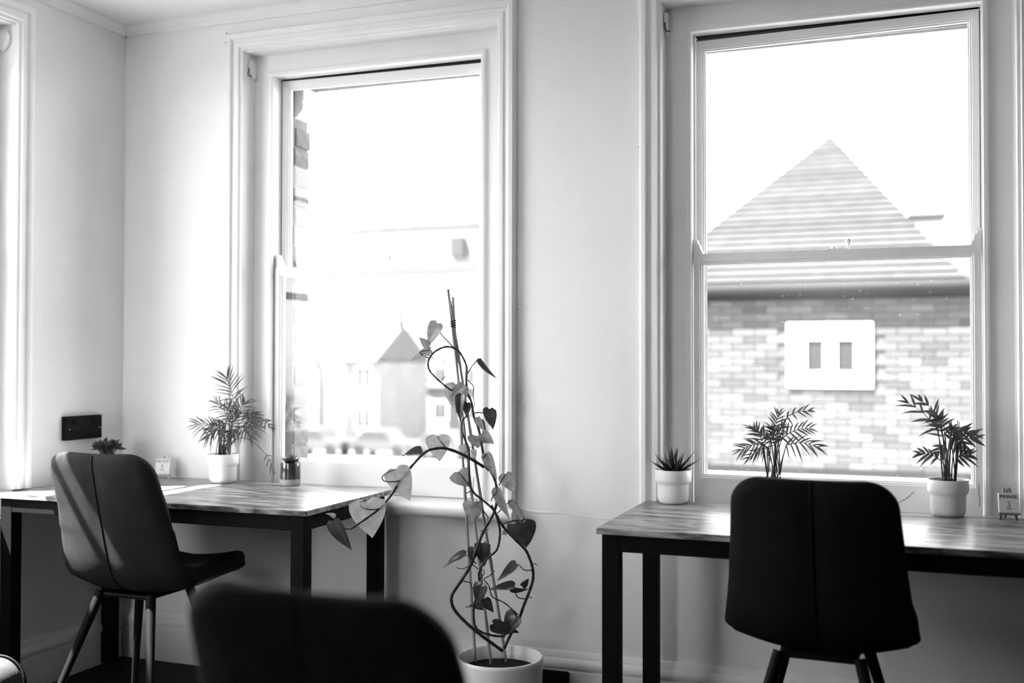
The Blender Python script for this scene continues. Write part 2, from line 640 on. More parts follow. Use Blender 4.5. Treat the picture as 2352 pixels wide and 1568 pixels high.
def window(name, wd, label, rz=0.0, zcas=ZS - 0.005, sill_out=0.065, sill_x=0.172, bars=None, catch=True, gap=(0.012, 0.012), bracket=True, cracks=False):
    u0, u1 = wd
    t = empty(name, (0, 0, 0), rz)
    tag(t, label, kind='structure')
    mb = MB()
    loft_u(mb, CASING, u0, u1, zcas, ZT)
    auto_smooth(mb.build('casing', M['gloss'], t), 28)
    mb = MB()
    loft_u(mb, [(0.092, 0.070), (0.020, 0.070), (0.019, 0.060), (0.014, 0.056), (0.004, 0.056), (0.0, 0.060), (0.0, 0.073), (0.003, 0.073), (0.003, 0.117), (0.0, 0.117),
                (0.0, 0.124), (0.003, 0.124), (0.003, 0.168), (0.02, 0.168), (0.02, 0.118), (0.092, 0.118)], u0, u1, ZS - 0.03, ZT)
    auto_smooth(mb.build('sash_box', M['gloss'], t), 28)
    # dark sheet standing in for the shade of the slot over the top sash
    MB().box(u0 + 0.004, u1 - 0.004, 0.119, 0.167, ZT - 0.0015, ZT + 0.002).build('head_slot_shade', M['shade'], t)
    # upper sash, hung a little low so a dark gap stays above it
    us = sash('upper_sash', t, u0 + 0.004, u1 - 0.004, 1.588, ZT - gap[0], 0.03, 0.036, 0.126, 0.166, bars, 'glass_top')
    if gap[1] != gap[0]:
        for vtx in us.data.vertices:
            if vtx.co.z > 2.2:
                vtx.co.z += (gap[0] - gap[1]) * (vtx.co.x - u0) / (u1 - u0)
    ls = sash('lower_sash', t, u0 + 0.004, u1 - 0.004, ZS, 1.617, 0.125, 0.039, 0.076, 0.116)
    # horns of the lower sash
    for sx in (-1, 1):
        e = u0 + 0.004 if sx < 0 else u1 - 0.004
        poly = [(0, 0), (0.030, 0), (0.029, 0.008), (0.022, 0.02), (0.019, 0.032), (0.013, 0.040), (0.012, 0.050), (0.006, 0.056), (0, 0.055)]
        poly = [(e - sx * a, 1.616 + b) for a, b in poly]
        auto_smooth(MB().prism(poly, 0.080, 0.114, 'y').build('horn', M['gloss'], ls), 40)
    if catch:
        uc = (u0 + u1) / 2 + 0.02
        c = MB().box(uc - 0.032, uc + 0.03, 0.082, 0.112, 1.617, 1.621)
        c.lathe([(0.010, 0), (0.012, 0.004), (0.007, 0.009), (0.004, 0.010)], (uc - 0.012, 0.098, 1.621), 14)
        c.tube([(uc + 0.03, 0.10, 1.617), (uc + 0.034, 0.10, 1.632), (uc + 0.035, 0.10, 1.640)], [0.005, 0.004, 0.007], 10)
        c.lathe([(0.004, 0), (0.010, 0.006), (0.011, 0.012), (0.006, 0.018)], (uc + 0.035, 0.10, 1.636), 14)
        auto_smooth(c.build('sash_catch', M['gloss'], ls), 40)
    if cracks:
        ck = MB()
        for pts in (((3.322, 0.0745, 0.848), (3.325, 0.0745, 0.835), (3.323, 0.0745, 0.82), (3.327, 0.0745, 0.80), (3.325, 0.0745, 0.775)),
                    ((3.065, 0.0745, 0.765), (3.09, 0.0745, 0.782), (3.105, 0.0745, 0.79), (3.13, 0.0745, 0.815))):
            ck.tube([Vector(p) + Vector((0, 0.001, 0)) for p in pts], 0.0006, 4)
        ck.build('paint_crack', M['ink'], ls)
    # sill board with rounded nose
    o = -sill_out
    poly = [(0.14, 0.66), (0.14, ZS - 0.002), (0.06, ZS - 0.006), (o + 0.02, ZS - 0.016), (o + 0.008, ZS - 0.020), (o, ZS - 0.030), (o + 0.001, ZS - 0.044), (o + 0.008, ZS - 0.055), (o + 0.02, ZS - 0.06)]
    auto_smooth(MB().prism(poly, u0 - sill_x, u1 + sill_x, 'x').build('sill', M['gloss'], t), 50)
    # outer stone sill
    MB().prism([(0.14, 0.64), (0.14, ZS - 0.003), (0.36, 0.685), (0.36, 0.63)], u0 - 0.05, u1 + 0.05, 'x').build('outer_sill', M['stone'], t)
    if bracket:
        b = MB()
        poly = [(0.0, -0.045), (0.022, -0.056), (0.046, -0.030), (0.050, 0.0), (0.040, 0.022), (0.012, 0.028), (0, 0.024)]
        b.prism([(0.068 - p[0], ZT + 0.045 + p[1]) for p in poly], u0 - 0.0895, u0 - 0.081, 'x')
        auto_smooth(b.build('blind_bracket', M['gloss'], t), 40)
        b2 = MB().prism([(0.068 - p[0], ZT + 0.045 + p[1]) for p in poly], u1 + 0.081, u1 + 0.0895, 'x')
        auto_smooth(b2.build('blind_bracket', M['gloss'], t), 40)
        hk = MB().tube(smooth_path([(u0 - 0.086, 0.02, ZT + 0.03), (u0 - 0.082, 0.005, ZT + 0.005), (u0 - 0.074, -0.002, ZT - 0.008), (u0 - 0.066, 0.006, ZT - 0.006)]), 0.0018, 6)
        hk.build('wire_hook', M['black_steel'], t, True)
    return t


window('window_1', W1, 'white painted sash window behind the climbing plant', gap=(0.006, 0.013))
window('window_2', W2, 'white painted sash window behind the right table, brick gable beyond', gap=(0.017, 0.004), cracks=True)
window('window_3', W3, 'white window casing on the left wall at the picture edge', math.radians(90), zcas=0.762, sill_out=-0.02, sill_x=0.0, bars=[2.165], catch=False)

w4 = window('fill_window', W4, 'unseen white sash window added behind the viewer for frontal light', math.radians(180), sill_out=-0.02, sill_x=0.0, catch=False, bracket=False)  # added out of view as a source of frontal light
w4.location = (0, RY, 0)

# ------------------------------------------------------------------ cornice and skirting
CORN = [(0, 0.0), (0, -0.040), (0.012, -0.040), (0.016, -0.034), (0.016, -0.026), (0.026, -0.016), (0.034, -0.010), (0.034, 0.0)]
auto_smooth(tag(MB().prism([(-d, H + z) for d, z in CORN], 0.0, RX, 'x').build('trim_1', M['gloss']), 'narrow white moulding along the ceiling over the windows', kind='structure'), 35)
auto_smooth(tag(MB().prism([(d, H + z) for d, z in CORN], RY, 0.0, 'y').build('trim_2', M['gloss']), 'narrow white moulding along the ceiling of the left wall', kind='structure'), 35)


def skirt(h):
    return [(0, 0), (0.020, 0), (0.020, h - 0.070), (0.016, h - 0.066), (0.016, h - 0.060), (0.024, h - 0.056), (0.027, h - 0.046), (0.024, h - 0.032), (0.014, h - 0.024), (0.012, h - 0.014), (0.006, h - 0.002), (0, h)]


auto_smooth(tag(MB().prism([(-d, z) for d, z in skirt(0.205)], 0.0, RX, 'x').build('baseboard_back', M['gloss']), 'tall moulded white skirting under the windows', kind='structure'), 40)
auto_smooth(tag(MB().prism([(d, z) for d, z in skirt(0.188)], RY, 0.0, 'y').build('baseboard_left', M['gloss']), 'tall moulded white skirting along the left wall', kind='structure'), 40)
# plaster ridge below sill level to the right of window 1 and old plaster chips
rg = MB().tube(smooth_path([(1.78, 0.004, 0.70), (1.86, 0.003, 0.692), (1.95, 0.004, 0.694), (2.06, 0.004, 0.683), (2.2, 0.004, 0.680), (2.3, 0.005, 0.676)]), [0.0052] * 31, 8)
rg.build('plaster_ridge', M['plaster'], wb, True)
nk = MB()
for px_, py_, r_ in ((1190, 710, 0.006), (1191, 925, 0.005), (1189, 268, 0.004), (1466, 338, 0.0035), (1210, 705, 0.002), (1206, 935, 0.002)):
    p = onp(px_, py_, 1, 0)
    nk.tube([p + Vector((-0.0006, -0.0004, r_)), p + Vector((0.0005, -0.0006, 0)), p + Vector((0.0008, -0.0004, -r_))], [0.0006, 0.0017, 0.0006], 5)
nk.build('plaster_chip', M['raw_clay'], wb)
nl = MB()
for px_, py_ in ((79, 19), (80, 43)):
    p = onp(px_, py_, 0, 0)
    nl.tube([p + Vector((-0.001, 0, 0)), p + Vector((0.0012, 0, 0))], 0.0028, 8)
nl.build('screw_hole', M['ink'], wl)


# ------------------------------------------------------------------ sockets
def socket(name, label, loc, rz, wd=0.146, ht=0.088):
    t = empty(name, loc, rz)
    tag(t, label, 'socket', 'black double sockets')
    a, b = wd / 2, ht / 2
    MB().box(-a, a, -0.026, 0.0, -b, b).build('plate', M['socket'], t, bevel=0.003)
    for s in (-1, 1):
        MB().box(s * a * 0.50 - 0.008 + s * 0.008, s * a * 0.50 + 0.008 + s * 0.008, -0.0295, -0.025, 0.012, 0.034).build('rocker', M['black_steel'], t, bevel=0.001)
        h = MB()
        h.box(s * a * 0.5 - 0.0035, s * a * 0.5 + 0.0035, -0.0264, -0.0255, -0.004, 0.008)
        h.box(s * a * 0.5 - 0.015, s * a * 0.5 - 0.008, -0.0264, -0.0255, -0.024, -0.019)
        h.box(s * a * 0.5 + 0.008, s * a * 0.5 + 0.015, -0.0264, -0.0255, -0.024, -0.019)
        h.build('pin_hole', M['shade'], t)
        MB().tube([(s * a * 0.84, -0.0255, -0.004), (s * a * 0.84, -0.0272, -0.004)], 0.0028, 10).build('screw', M['screw'], t)
    return t


socket('wall_socket', 'black double socket on the left wall above the desk', (0.0, -0.251, 0.971), math.radians(90), 0.196, 0.094)
socket('wall_socket', 'black double socket on the skirting beside the floor plant', (1.905, -0.0205, 0.092), 0.0, 0.150, 0.092)


# ------------------------------------------------------------------ tables
TZ = 0.757


def table(x0, x1, y0, y1, label):
    t = empty('desk_table', ((x0 + x1) / 2, (y0 + y1) / 2, 0))
    tag(t, label, 'table', 'wood topped desks under the windows')
    a, b = (x1 - x0) / 2, (y1 - y0) / 2
    top = MB().box(-a, a, -b, b, TZ - 0.018, TZ).build('tabletop', M['wood'], t, bevel=0.0015)
    fx = a - 0.014
    fy0, fy1 = -b + 0.012, b - 0.085
    lw = 0.05
    for sx in (-1, 1):
        for ya in (fy0, fy1 - lw):
            xa = -fx if sx < 0 else fx - lw
            MB().box(xa, xa + lw, ya, ya + lw, 0.004, TZ - 0.018).build('leg', M['black_steel'], t, bevel=0.002)
        xa = -fx if sx < 0 else fx - lw
        MB().box(xa + 0.002, xa + lw - 0.002, fy0 + lw, fy1 - lw, TZ - 0.068, TZ - 0.0185).build('side_rail', M['black_steel'], t, bevel=0.002)
    for ya in (fy0, fy1 - lw):
        MB().box(-fx + lw, fx - lw, ya + 0.001, ya + lw - 0.001, TZ - 0.068, TZ - 0.0185).build('long_rail', M['black_steel'], t, bevel=0.002)
    for sx in (-1, 1):
        for ya in (fy0, fy1 - lw):
            xa = -fx if sx < 0 else fx - lw
            MB().tube([(xa + lw / 2, ya + lw / 2, 0.0), (xa + lw / 2, ya + lw / 2, 0.006)], 0.018, 12).build('foot', M['piping'], t)
    return t


table(0.004, 1.298, -0.672, -0.006, 'wooden desk with black steel frame in the left corner')
table(2.260, 3.70, -0.667, -0.006, 'wooden desk with black steel frame under the right window')


# ------------------------------------------------------------------ chairs
def chair_shell():
    P = [(-0.238, 0.935), (-0.222, 0.86), (-0.204, 0.78), (-0.184, 0.70), (-0.164, 0.62), (-0.146, 0.56), (-0.118, 0.512), (-0.072, 0.487),
         (-0.01, 0.481), (0.07, 0.484), (0.16, 0.491), (0.245, 0.494), (0.295, 0.490), (0.320, 0.476)]
    cur = smooth_path([(0, a, b) for a, b in P], 8)
    # arc length resample with fine ends
    L = [0.0]
    for i in range(1, len(cur)):
        L.append(L[-1] + (cur[i] - cur[i - 1]).length)
    T = L[-1]

    def at(s):
        s = min(max(s, 0), T)
        for i in range(1, len(L)):
            if L[i] >= s:
                k = (s - L[i - 1]) / (L[i] - L[i - 1])
                return cur[i - 1].lerp(cur[i], k)
        return cur[-1]

    def hw(f):   # half width along the profile, f in 0..1
        K = [(0, 0.205), (0.12, 0.214), (0.30, 0.228), (0.45, 0.243), (0.55, 0.250), (0.68, 0.243), (0.85, 0.232), (1, 0.22)]
        for (a, b), (c, d) in zip(K, K[1:]):
            if f <= c:
                return b + (d - b) * (f - a) / (c - a)
        return K[-1][1]
    r = 0.075
    es = [0.0, 0.0012, 0.004, 0.008, 0.014, 0.022, 0.032, 0.044, 0.058, 0.075]
    mid = np.linspace(0.075, T - 0.075, 40)[1:-1]
    ss = es + list(mid) + [T - e for e in reversed(es)]
    NU = 28
    us = [-math.cos(math.pi * k / NU) for k in range(NU + 1)]
    us = [math.copysign(abs(u) ** 0.9, u) for u in us]
    A = []
    B = []
    for s in ss:
        f = s / T
        p = at(s)
        tg = (at(s + 0.004) - at(s - 0.004)).normalized()
        n = Vector((0, -tg.z, tg.y))     # sitter side
        if n.dot(Vector((0, 0.6, 0.8))) < 0:
            n = -n
        e = min(s, T - s)
        wdt = hw(f)
        if e < r:
            wdt = wdt - r + math.sqrt(max(0.0, r * r - (r - e) ** 2))
        curl = 0.062 * (1 - 0.5 * f) * min(1.0, 0.42 + f * 2.6) * (1.12 if 0.3 < f < 0.6 else 1.0)
        th = 0.046 + 0.020 * min(1.0, max(0.0, (f - 0.45) / 0.15))
        full = hw(f)
        ra, rb = [], []
        for u in us:
            x = u * wdt
            xn = x / full
            c = p + n * (curl * (0.55 * abs(xn) ** 1.25 + 0.45 * abs(xn) ** 2.4))
            k = min(1.0, max(0.0, wdt - abs(x)) / 0.028)
            ke = min(1.0, e / 0.055)
            fe = 0.22 + 0.78 * math.sqrt(max(0.0, 1 - (1 - ke) ** 2))
            rim = 0.18 + 0.42 * min(1.0, max(0.0, (f - 0.40) / 0.15))
            t = th * fe * (rim + (1 - rim) * math.sqrt(max(0.0, 1 - (1 - k) ** 2)))
            nn = Vector((-math.copysign(abs(xn), x) * 0.35, 0, 0)) + n
            nn.normalize()
            gr = 0.007 * math.exp(-(x / 0.006) ** 2)
            pu = 0.004 * math.cos(min(1.0, abs(x) / 0.12) * math.pi) * -1
            q = Vector((x, c.y, c.z))
            ra.append(q + nn * (t / 2))
            rb.append(q - nn * (t / 2 + (pu if k >= 1 else 0) - gr))
        A.append(ra)
        B.append(rb)
    V = [q for r_ in A for q in r_] + [q for r_ in B for q in r_]
    n1 = NU + 1
    off = len(ss) * n1
    F = []
    for i in range(len(ss) - 1):
        for k in range(NU):
            F.append((i * n1 + k, i * n1 + k + 1, (i + 1) * n1 + k + 1, (i + 1) * n1 + k))
            F.append((off + i * n1 + k, off + (i + 1) * n1 + k, off + (i + 1) * n1 + k + 1, off + i * n1 + k + 1))
        F.append((i * n1, (i + 1) * n1, off + (i + 1) * n1, off + i * n1))
        F.append((i * n1 + NU, off + i * n1 + NU, off + (i + 1) * n1 + NU, (i + 1) * n1 + NU))
    for k in range(NU):
        F.append((k, off + k, off + k + 1, k + 1))
        a = (len(ss) - 1) * n1
        F.append((a + k, a + k + 1, off + a + k + 1, off + a + k))
    seam = [B[i][NU // 2] + Vector((0, -0.0012, -0.0006)) for i in range(2, int(len(ss) * 0.62))]
    return V, F, seam


SHELL = chair_shell()


def chair(label, loc, rz, leather):
    t = empty('upholstered_chair', loc, rz)
    tag(t, label, 'chair', 'upholstered shell chairs')
    V, F, seam = SHELL
    obj('shell', V, F, leather, t, True)
    MB().tube(seam, 0.0022, 6).build('seam_piping', M['piping'], t, True)
    MB().box(-0.10, 0.10, -0.085, 0.12, 0.436, 0.452).build('under_frame', M['leg'], t, bevel=0.006)
    for sx in (-1, 1):
        for sy in (-1, 1):
            top = Vector((sx * 0.105, 0.018 + sy * 0.098, 0.452))
            bot = Vector((sx * 0.225, 0.0 + sy * 0.225, 0.0))
            lg = MB().tube([top, top.lerp(bot, 0.1), top.lerp(bot, 0.985), bot], [0.0165, 0.0165, 0.0105, 0.0100], 14)
            auto_smooth(lg.build('leg', M['leg'], t), 40)
    return t


chair('dark leather chair with sun stripes at the corner desk', (0.632, -0.640, 0), math.radians(-1), M['leather'])
chair('black chair in silhouette at the right desk', (2.885, -0.590, 0), math.radians(-3), M['black_leather'])
chair('dark blurred chair back closest to the viewer, cut by the frame', (2.362, -2.185, 0), math.radians(-4), M['leather'])


# ------------------------------------------------------------------ pots
POT = [(0.0, 0.0), (0.040, 0.0), (0.047, 0.004), (0.051, 0.012), (0.0525, 0.022), (0.0525, 0.062), (0.0535, 0.068), (0.058, 0.072), (0.0605, 0.077), (0.061, 0.082),
       (0.0612, 0.113), (0.0605, 0.1145), (0.0588, 0.1140), (0.0580, 0.112), (0.0580, 0.098), (0.0, 0.098)]


def lathe_part(name, prof, material, parent, n=48, ang=50, dz=0.0):
    mb = MB()
    prof2 = [(max(r, 0.0005), z + dz) for r, z in prof]
    mb.lathe(prof2, (0, 0, 0), n)
    return auto_smooth(mb.build(name, material, parent), ang)


def soil_disc(parent, r, z, name='soil'):
    mb = MB()
    n = 24
    V = [(0, 0, z + 0.004)]
    F = []
    for ring in (0.35, 0.7, 1.0):
        for k in range(n):
            a = 2 * math.pi * k / n
            V.append((r * ring * math.cos(a), r * ring * math.sin(a), z + random.uniform(-0.002, 0.004) * (1 if ring < 1 else 0)))
    for k in range(n):
        F.append((0, 1 + k, 1 + (k + 1) % n))
        for i in (0, 1):
            F.append((1 + i * n + k, 1 + (i + 1) * n + k, 1 + (i + 1) * n + (k + 1) % n, 1 + i * n + (k + 1) % n))
    mb.add(V, F)
    return mb.build(name, M['soil'], parent, True)


def blade(mb, p, d, side, up, ln, wd, droop=0.2, seg=4):
    """lance-shaped leaflet"""
    V = []
    d = d.normalized()
    for i in range(seg + 1):
        t = i / seg
        c = p + d * (ln * t) - Vector((0, 0, 1)) * (droop * ln * t * t)
        ww = wd * 0.5 * (math.sin(math.pi * min(1, (t * 0.92 + 0.08)) ** 0.75) if t < 1 else 0)
        V += [c - side * ww + up * ww * 0.25, c - up * ww * 0.15, c + side * ww + up * ww * 0.25]
    F = []
    for i in range(seg):
        a = i * 3
        F += [(a, a + 1, a + 4, a + 3), (a + 1, a + 2, a + 5, a + 4)]
    mb.add(V, F)


def palm(label, base, fronds, depth, scale, wleaf, matl, pot_material, group, lscale=1.45):
    """base: (x,y,z) on the table; fronds: photo pixels (stalk end x,y, tip x,y, leaflet px, n)"""
    t = empty('potted_palm', base)
    tag(t, label, 'houseplant', group)
    lathe_part('pot', POT, pot_material, t)
    soil_disc(t, 0.0575, 0.100)
    B = Vector(base)
    toward = (CAM - B)
    toward.z = 0
    toward.normalize()
    for i, fr in enumerate(fronds):
        ax, ay, bx, by, lp, n = fr[:6]
        dd = random.uniform(-0.045, 0.045)
        if len(fr) > 6:
            dd = fr[6]
        A = dep(ax, ay, depth + dd * 0.6)
        T = dep(bx, by, depth + dd)
        r0 = Vector((random.uniform(-0.024, 0.024), random.uniform(-0.018, 0.018), 0.1))
        st = B + r0
        ctl = st.lerp(A, 0.5) + Vector((0, 0, 0.12 * (A - st).length + (fr[7] if len(fr) > 7 else 0)))
        ctl.x = st.x + (A.x - st.x) * 0.30
        ctl.y = st.y + (A.y - st.y) * 0.30
        path = []
        for k in range(7):
            q = k / 6
            path.append(st * (1 - q) ** 2 + ctl * (2 * q * (1 - q)) + A * q * q)
        rach = (T - A)
        rl = rach.length
        for k in range(1, 7):
            q = k / 6
            path.append(A + rach * q + Vector((0, 0, 0.10 * rl * math.sin(math.pi * q))))
        mb = MB()
        mb.tube([p - B for p in path], [0.0021 - 0.0014 * (k / len(path)) for k in range(len(path))], 5)
        ln0 = lp * lscale / FPX * depth
        rd = rach.normalized()
        fn = (-toward + Vector((0, 0, 0.5)) * 0.6 + Vector((random.uniform(-.5, .5), random.uniform(-.5, .5), random.uniform(-.3, .3)))).normalized()
        sd_ = rd.cross(fn).normalized()
        for k in range(n):
            q = k / max(1, n - 1)
            p = A + rach * q + Vector((0, 0, 0.10 * rl * math.sin(math.pi * q)))
            for sgn in (-1, 1):
                ang = math.radians(62 - 40 * q + random.uniform(-9, 9))
                d = (rd * math.cos(ang) + sd_ * (sgn * math.sin(ang)) + fn * random.uniform(-0.35, 0.2)).normalized()
                ln = ln0 * (0.70 + 0.45 * math.sin(math.pi * (0.2 + 0.7 * q))) * random.uniform(0.8, 1.1)
                sd2 = d.cross(fn).normalized()
                blade(mb, p - B, d, sd2, fn, ln, wleaf * random.uniform(0.8, 1.15), random.uniform(0.05, 0.35))
        mb.build('frond', matl, t, True, 0)
    # bare stems rising from the soil
    for k in range(8):
        a = random.uniform(0, 6.28)
        b0 = Vector((math.cos(a) * 0.022, math.sin(a) * 0.02, 0.1))
        b1 = b0 * 1.25 + Vector((random.uniform(-.03, .03), random.uniform(-.02, .02), random.uniform(0.05, 0.10) * scale))
        b1.z += 0.03
        MB().tube([b0, b0.lerp(b1, 0.5) + Vector((0, 0, 0.004)), b1], [0.0026, 0.0022, 0.0012], 5).build('stem', M['palm_stem'], t, True)
    return t


def tpos(px, py):
    p = onp(px, py, 2, TZ)
    return p


def depth_of(p):
    return (Vector(p) - CAM).dot(FWD)


b1 = tpos(541, 1102)
b1 = Vector((b1.x, min(b1.y, -0.105), TZ))
b1 = Vector((0.575, -0.100, TZ))
palm('bushy parlour palm in a stepped white pot on the corner desk', b1,
     [(538, 925, 521, 868, 34, 10), (507, 985, 455, 974, 26, 8), (512, 968, 478, 1002, 24, 8), (556, 966, 584, 950, 26, 8), (546, 955, 562, 925, 28, 8),
      (524, 960, 498, 925, 26, 8), (560, 988, 588, 978, 22, 7), (536, 968, 522, 935, 26, 8), (552, 978, 577, 1004, 20, 7), (519, 976, 488, 990, 24, 8),
      (540, 985, 530, 1000, 22, 6), (532, 980, 545, 950, 26, 8), (570, 968, 582, 960, 22, 6), (604, 965, 622, 980, 12, 4), (612, 1045, 627, 1080, 13, 4, 0.0, 0.13)],
     depth_of(b1), 1.0, 0.0055, M['palm'], M['pot'], 'potted palms on the desks')
b2 = tpos(1776, 1188)
palm('parlour palm with its pot hidden behind the black chair', b2,
     [(1757, 1022, 1704, 1032, 24, 8), (1753, 1018, 1735, 985, 22, 7), (1776, 1010, 1788, 952, 24, 8), (1797, 1005, 1858, 984, 24, 8), (1806, 1022, 1878, 1026, 26, 8),
      (1808, 957, 1856, 944, 18, 5), (1768, 1015, 1728, 984, 20, 7), (1786, 1000, 1800, 978, 22, 6), (1780, 1022, 1770, 1000, 20, 6), (1764, 1028, 1722, 1050, 18, 6),
      (1788, 1015, 1774, 985, 20, 6)],
     depth_of(b2), 1.0, 0.0056, M['palm'], M['pot'], 'potted palms on the desks')
b3 = tpos(2178, 1184)
palm('tall leaning palm in a stepped white pot on the right desk', b3,
     [(2152, 985, 2086, 926, 28, 5), (2160, 962, 2118, 922, 26, 4), (2166, 1002, 2150, 955, 26, 4), (2194, 1012, 2238, 1008, 22, 5), (2190, 1002, 2212, 1022, 20, 4),
      (2152, 1050, 2116, 1042, 20, 5), (2196, 1052, 2224, 1046, 20, 5), (2184, 1008, 2188, 984, 18, 5), (2162, 990, 2156, 962, 22, 6), (2168, 1024, 2156, 1036, 20, 4),
      (2190, 998, 2230, 994, 22, 6)],
     depth_of(b3), 1.5, 0.0095, M['palm_dark'], M['pot'], 'potted palms on the desks', 1.55)


def thick_leaf(ln, wd, th, curve, seg=7, point=1.0):
    """fleshy leaf along +x, bending up"""
    V, F = [], []
    n = 8
    for i in range(seg + 1):
        t = i / seg
        prof = (1 - t ** 1.6) * (0.62 + 0.38 * math.sin(math.pi * min(1, t * 1.3))) if point else math.sin(math.pi * (0.12 + 0.86 * t)) ** 0.8
        if i == seg:
            prof = 0.02
        c = Vector((ln * t, 0, curve * ln * t * t))
        for k in range(n):
            a = 2 * math.pi * k / n
            V.append(c + Vector((0, math.cos(a) * wd / 2 * prof, (math.sin(a) * th / 2 + (abs(math.cos(a)) ** 2) * th * 0.5) * prof)))
    for i in range(seg):
        for k in range(n):
            F.append((i * n + k, i * n + (k + 1) % n, (i + 1) * n + (k + 1) % n, (i + 1) * n + k))
    F.append(tuple(range(n)))
    F.append(tuple(seg * n + k for k in range(n)))
    return V, F


def rosette(parent, z0, leaves, shape, material, r0=0.004):
    V, F = thick_leaf(*shape)
    src = None
    for az, el, sc, rr in leaves:
        if src is None:
            o = obj('leaf', V, F, material, parent, True)
            src = o
        else:
            o = src.copy()
            COL.objects.link(o)
            o.parent = parent
        o.location = (math.cos(az) * rr, math.sin(az) * rr, z0)
        o.rotation_euler = Matrix.Rotation(az, 3, 'Z').to_4x4().to_3x3().__matmul__(Matrix.Rotation(-el, 3, 'Y')).to_euler()
        o.scale = (sc, sc, sc)


# aloe
ba = tpos(1546, 1155)
t = empty('potted_aloe', ba)
tag(t, 'spiky dark aloe in a stepped white pot at the left end of the right desk', 'houseplant')
lathe_part('pot', POT, M['pot'], t)
soil_disc(t, 0.0575, 0.101)
lv = []
for k in range(30):
    az = k * 2.39996 + 0.3
    q = k / 29
    lv.append((az, math.radians(18 + 58 * q + random.uniform(-8, 8)), random.uniform(0.75, 1.1) * (1.0 - 0.12 * q), 0.016 * (1 - q) + 0.002))
rosette(t, 0.106, lv, (0.094, 0.023, 0.007, 0.16, 8, 1.0), M['aloe'])

# small succulent in a two-tone glazed pot
bs = tpos(667, 1114)
t = empty('potted_succulent', bs)
tag(t, 'small pointed succulent in a dark glazed pot with pale base', 'houseplant')
lathe_part('pot_base', [(0.0, 0.0), (0.034, 0.0), (0.037, 0.002), (0.0385, 0.006), (0.0388, 0.012), (0.0385, 0.0255), (0, 0.0255)], M['raw_clay'], t)
lathe_part('glazed_body', [(0.0, 0.0255), (0.0392, 0.0255), (0.0394, 0.028), (0.0385, 0.06), (0.0378, 0.086), (0.0372, 0.0885), (0.036, 0.0885), (0.0352, 0.086), (0.0352, 0.078), (0, 0.078)], M['glaze'], t)
soil_disc(t, 0.0348, 0.080)
lv = []
for k in range(34):
    q = k / 33
    lv.append((k * 2.39996, math.radians(16 + 66 * q), random.uniform(0.9, 1.08) * (1.05 - 0.2 * q), 0.010 * (1 - q)))
rosette(t, 0.084 + 0.004, lv, (0.040, 0.0135, 0.0062, 0.10, 7, 1.0), M['succulent'])

# jade-like succulent behind the chair
bj = Vector((0.118, -0.228, TZ))
t = empty('potted_jade', bj)
tag(t, 'dark round leaved succulent just above the sunlit chair back', 'houseplant')
lathe_part('pot', [(r * 0.95, z * 0.86) for r, z in POT], M['pot'], t)
soil_disc(t, 0.054, 0.087)
V, F = thick_leaf(0.034, 0.022, 0.007, 0.15, 6, 0)
src = None
for k in range(9):
    a = k * 2.4 + 0.4
    ex = Vector((math.cos(a) * random.uniform(0.015, 0.058), math.sin(a) * random.uniform(0.015, 0.05), 0.094 + random.uniform(0.016, 0.05)))
    s0 = Vector((ex.x * 0.3, ex.y * 0.3, 0.086))
    MB().tube([s0, s0.lerp(ex, 0.6) + Vector((0, 0, 0.006)), ex], [0.0035, 0.003, 0.002], 6).build('stem', M['jade'], t, True)
    for j in range(8):
        az = j * 2.4 + a
        el = math.radians(-10 + 70 * j / 7)
        if src is None:
            src = obj('leaf', V, F, M['jade'], t, True)
            o = src
        else:
            o = src.copy()
            COL.objects.link(o)
            o.parent = t
        o.location = ex
        o.rotation_euler = (Matrix.Rotation(az, 3, 'Z') @ Matrix.Rotation(-el, 3, 'Y')).to_euler()
        sc = random.uniform(0.75, 1.1)
        o.scale = (sc, sc, sc)


# ------------------------------------------------------------------ little easel signs
STROKES = {
    'P': [[(0, 0), (0, 1)], [(0, 1), (.5, .95), (.6, .75), (.45, .55), (0, .5)]],
    'R': [[(0, 0), (0, 1)], [(0, 1), (.5, .95), (.6, .78), (.45, .55), (0, .5)], [(.2, .5), (.6, 0)]],
    'I': [[(.3, 0), (.3, 1)]],
    'V': [[(0, 1), (.3, 0), (.62, 1)]],
    'A': [[(0, 0), (.3, 1), (.62, 0)], [(.12, .4), (.5, .4)]],
    'T': [[(0, 1), (.65, 1)], [(.32, 1), (.32, 0)]],
    'E': [[(.55, 1), (0, 1), (0, 0), (.55, 0)], [(0, .52), (.45, .52)]],
    '2': [[(0, .75), (.12, .97), (.4, 1), (.58, .8), (.45, .5), (0, 0), (.62, 0)]],
    '3': [[(.05, .95), (.55, 1), (.28, .6), (.5, .52), (.58, .25), (.35, 0), (0, .1)]],
}


def write(mb, text, x, z, h, adv, y, r):
    for ch in text:
        for st in STROKES[ch]:
            mb.tube([(x + a * h * 0.8, y, z + b * h) for a, b in st], r, 5)
        x += adv * (0.62 if ch == 'I' else 1)


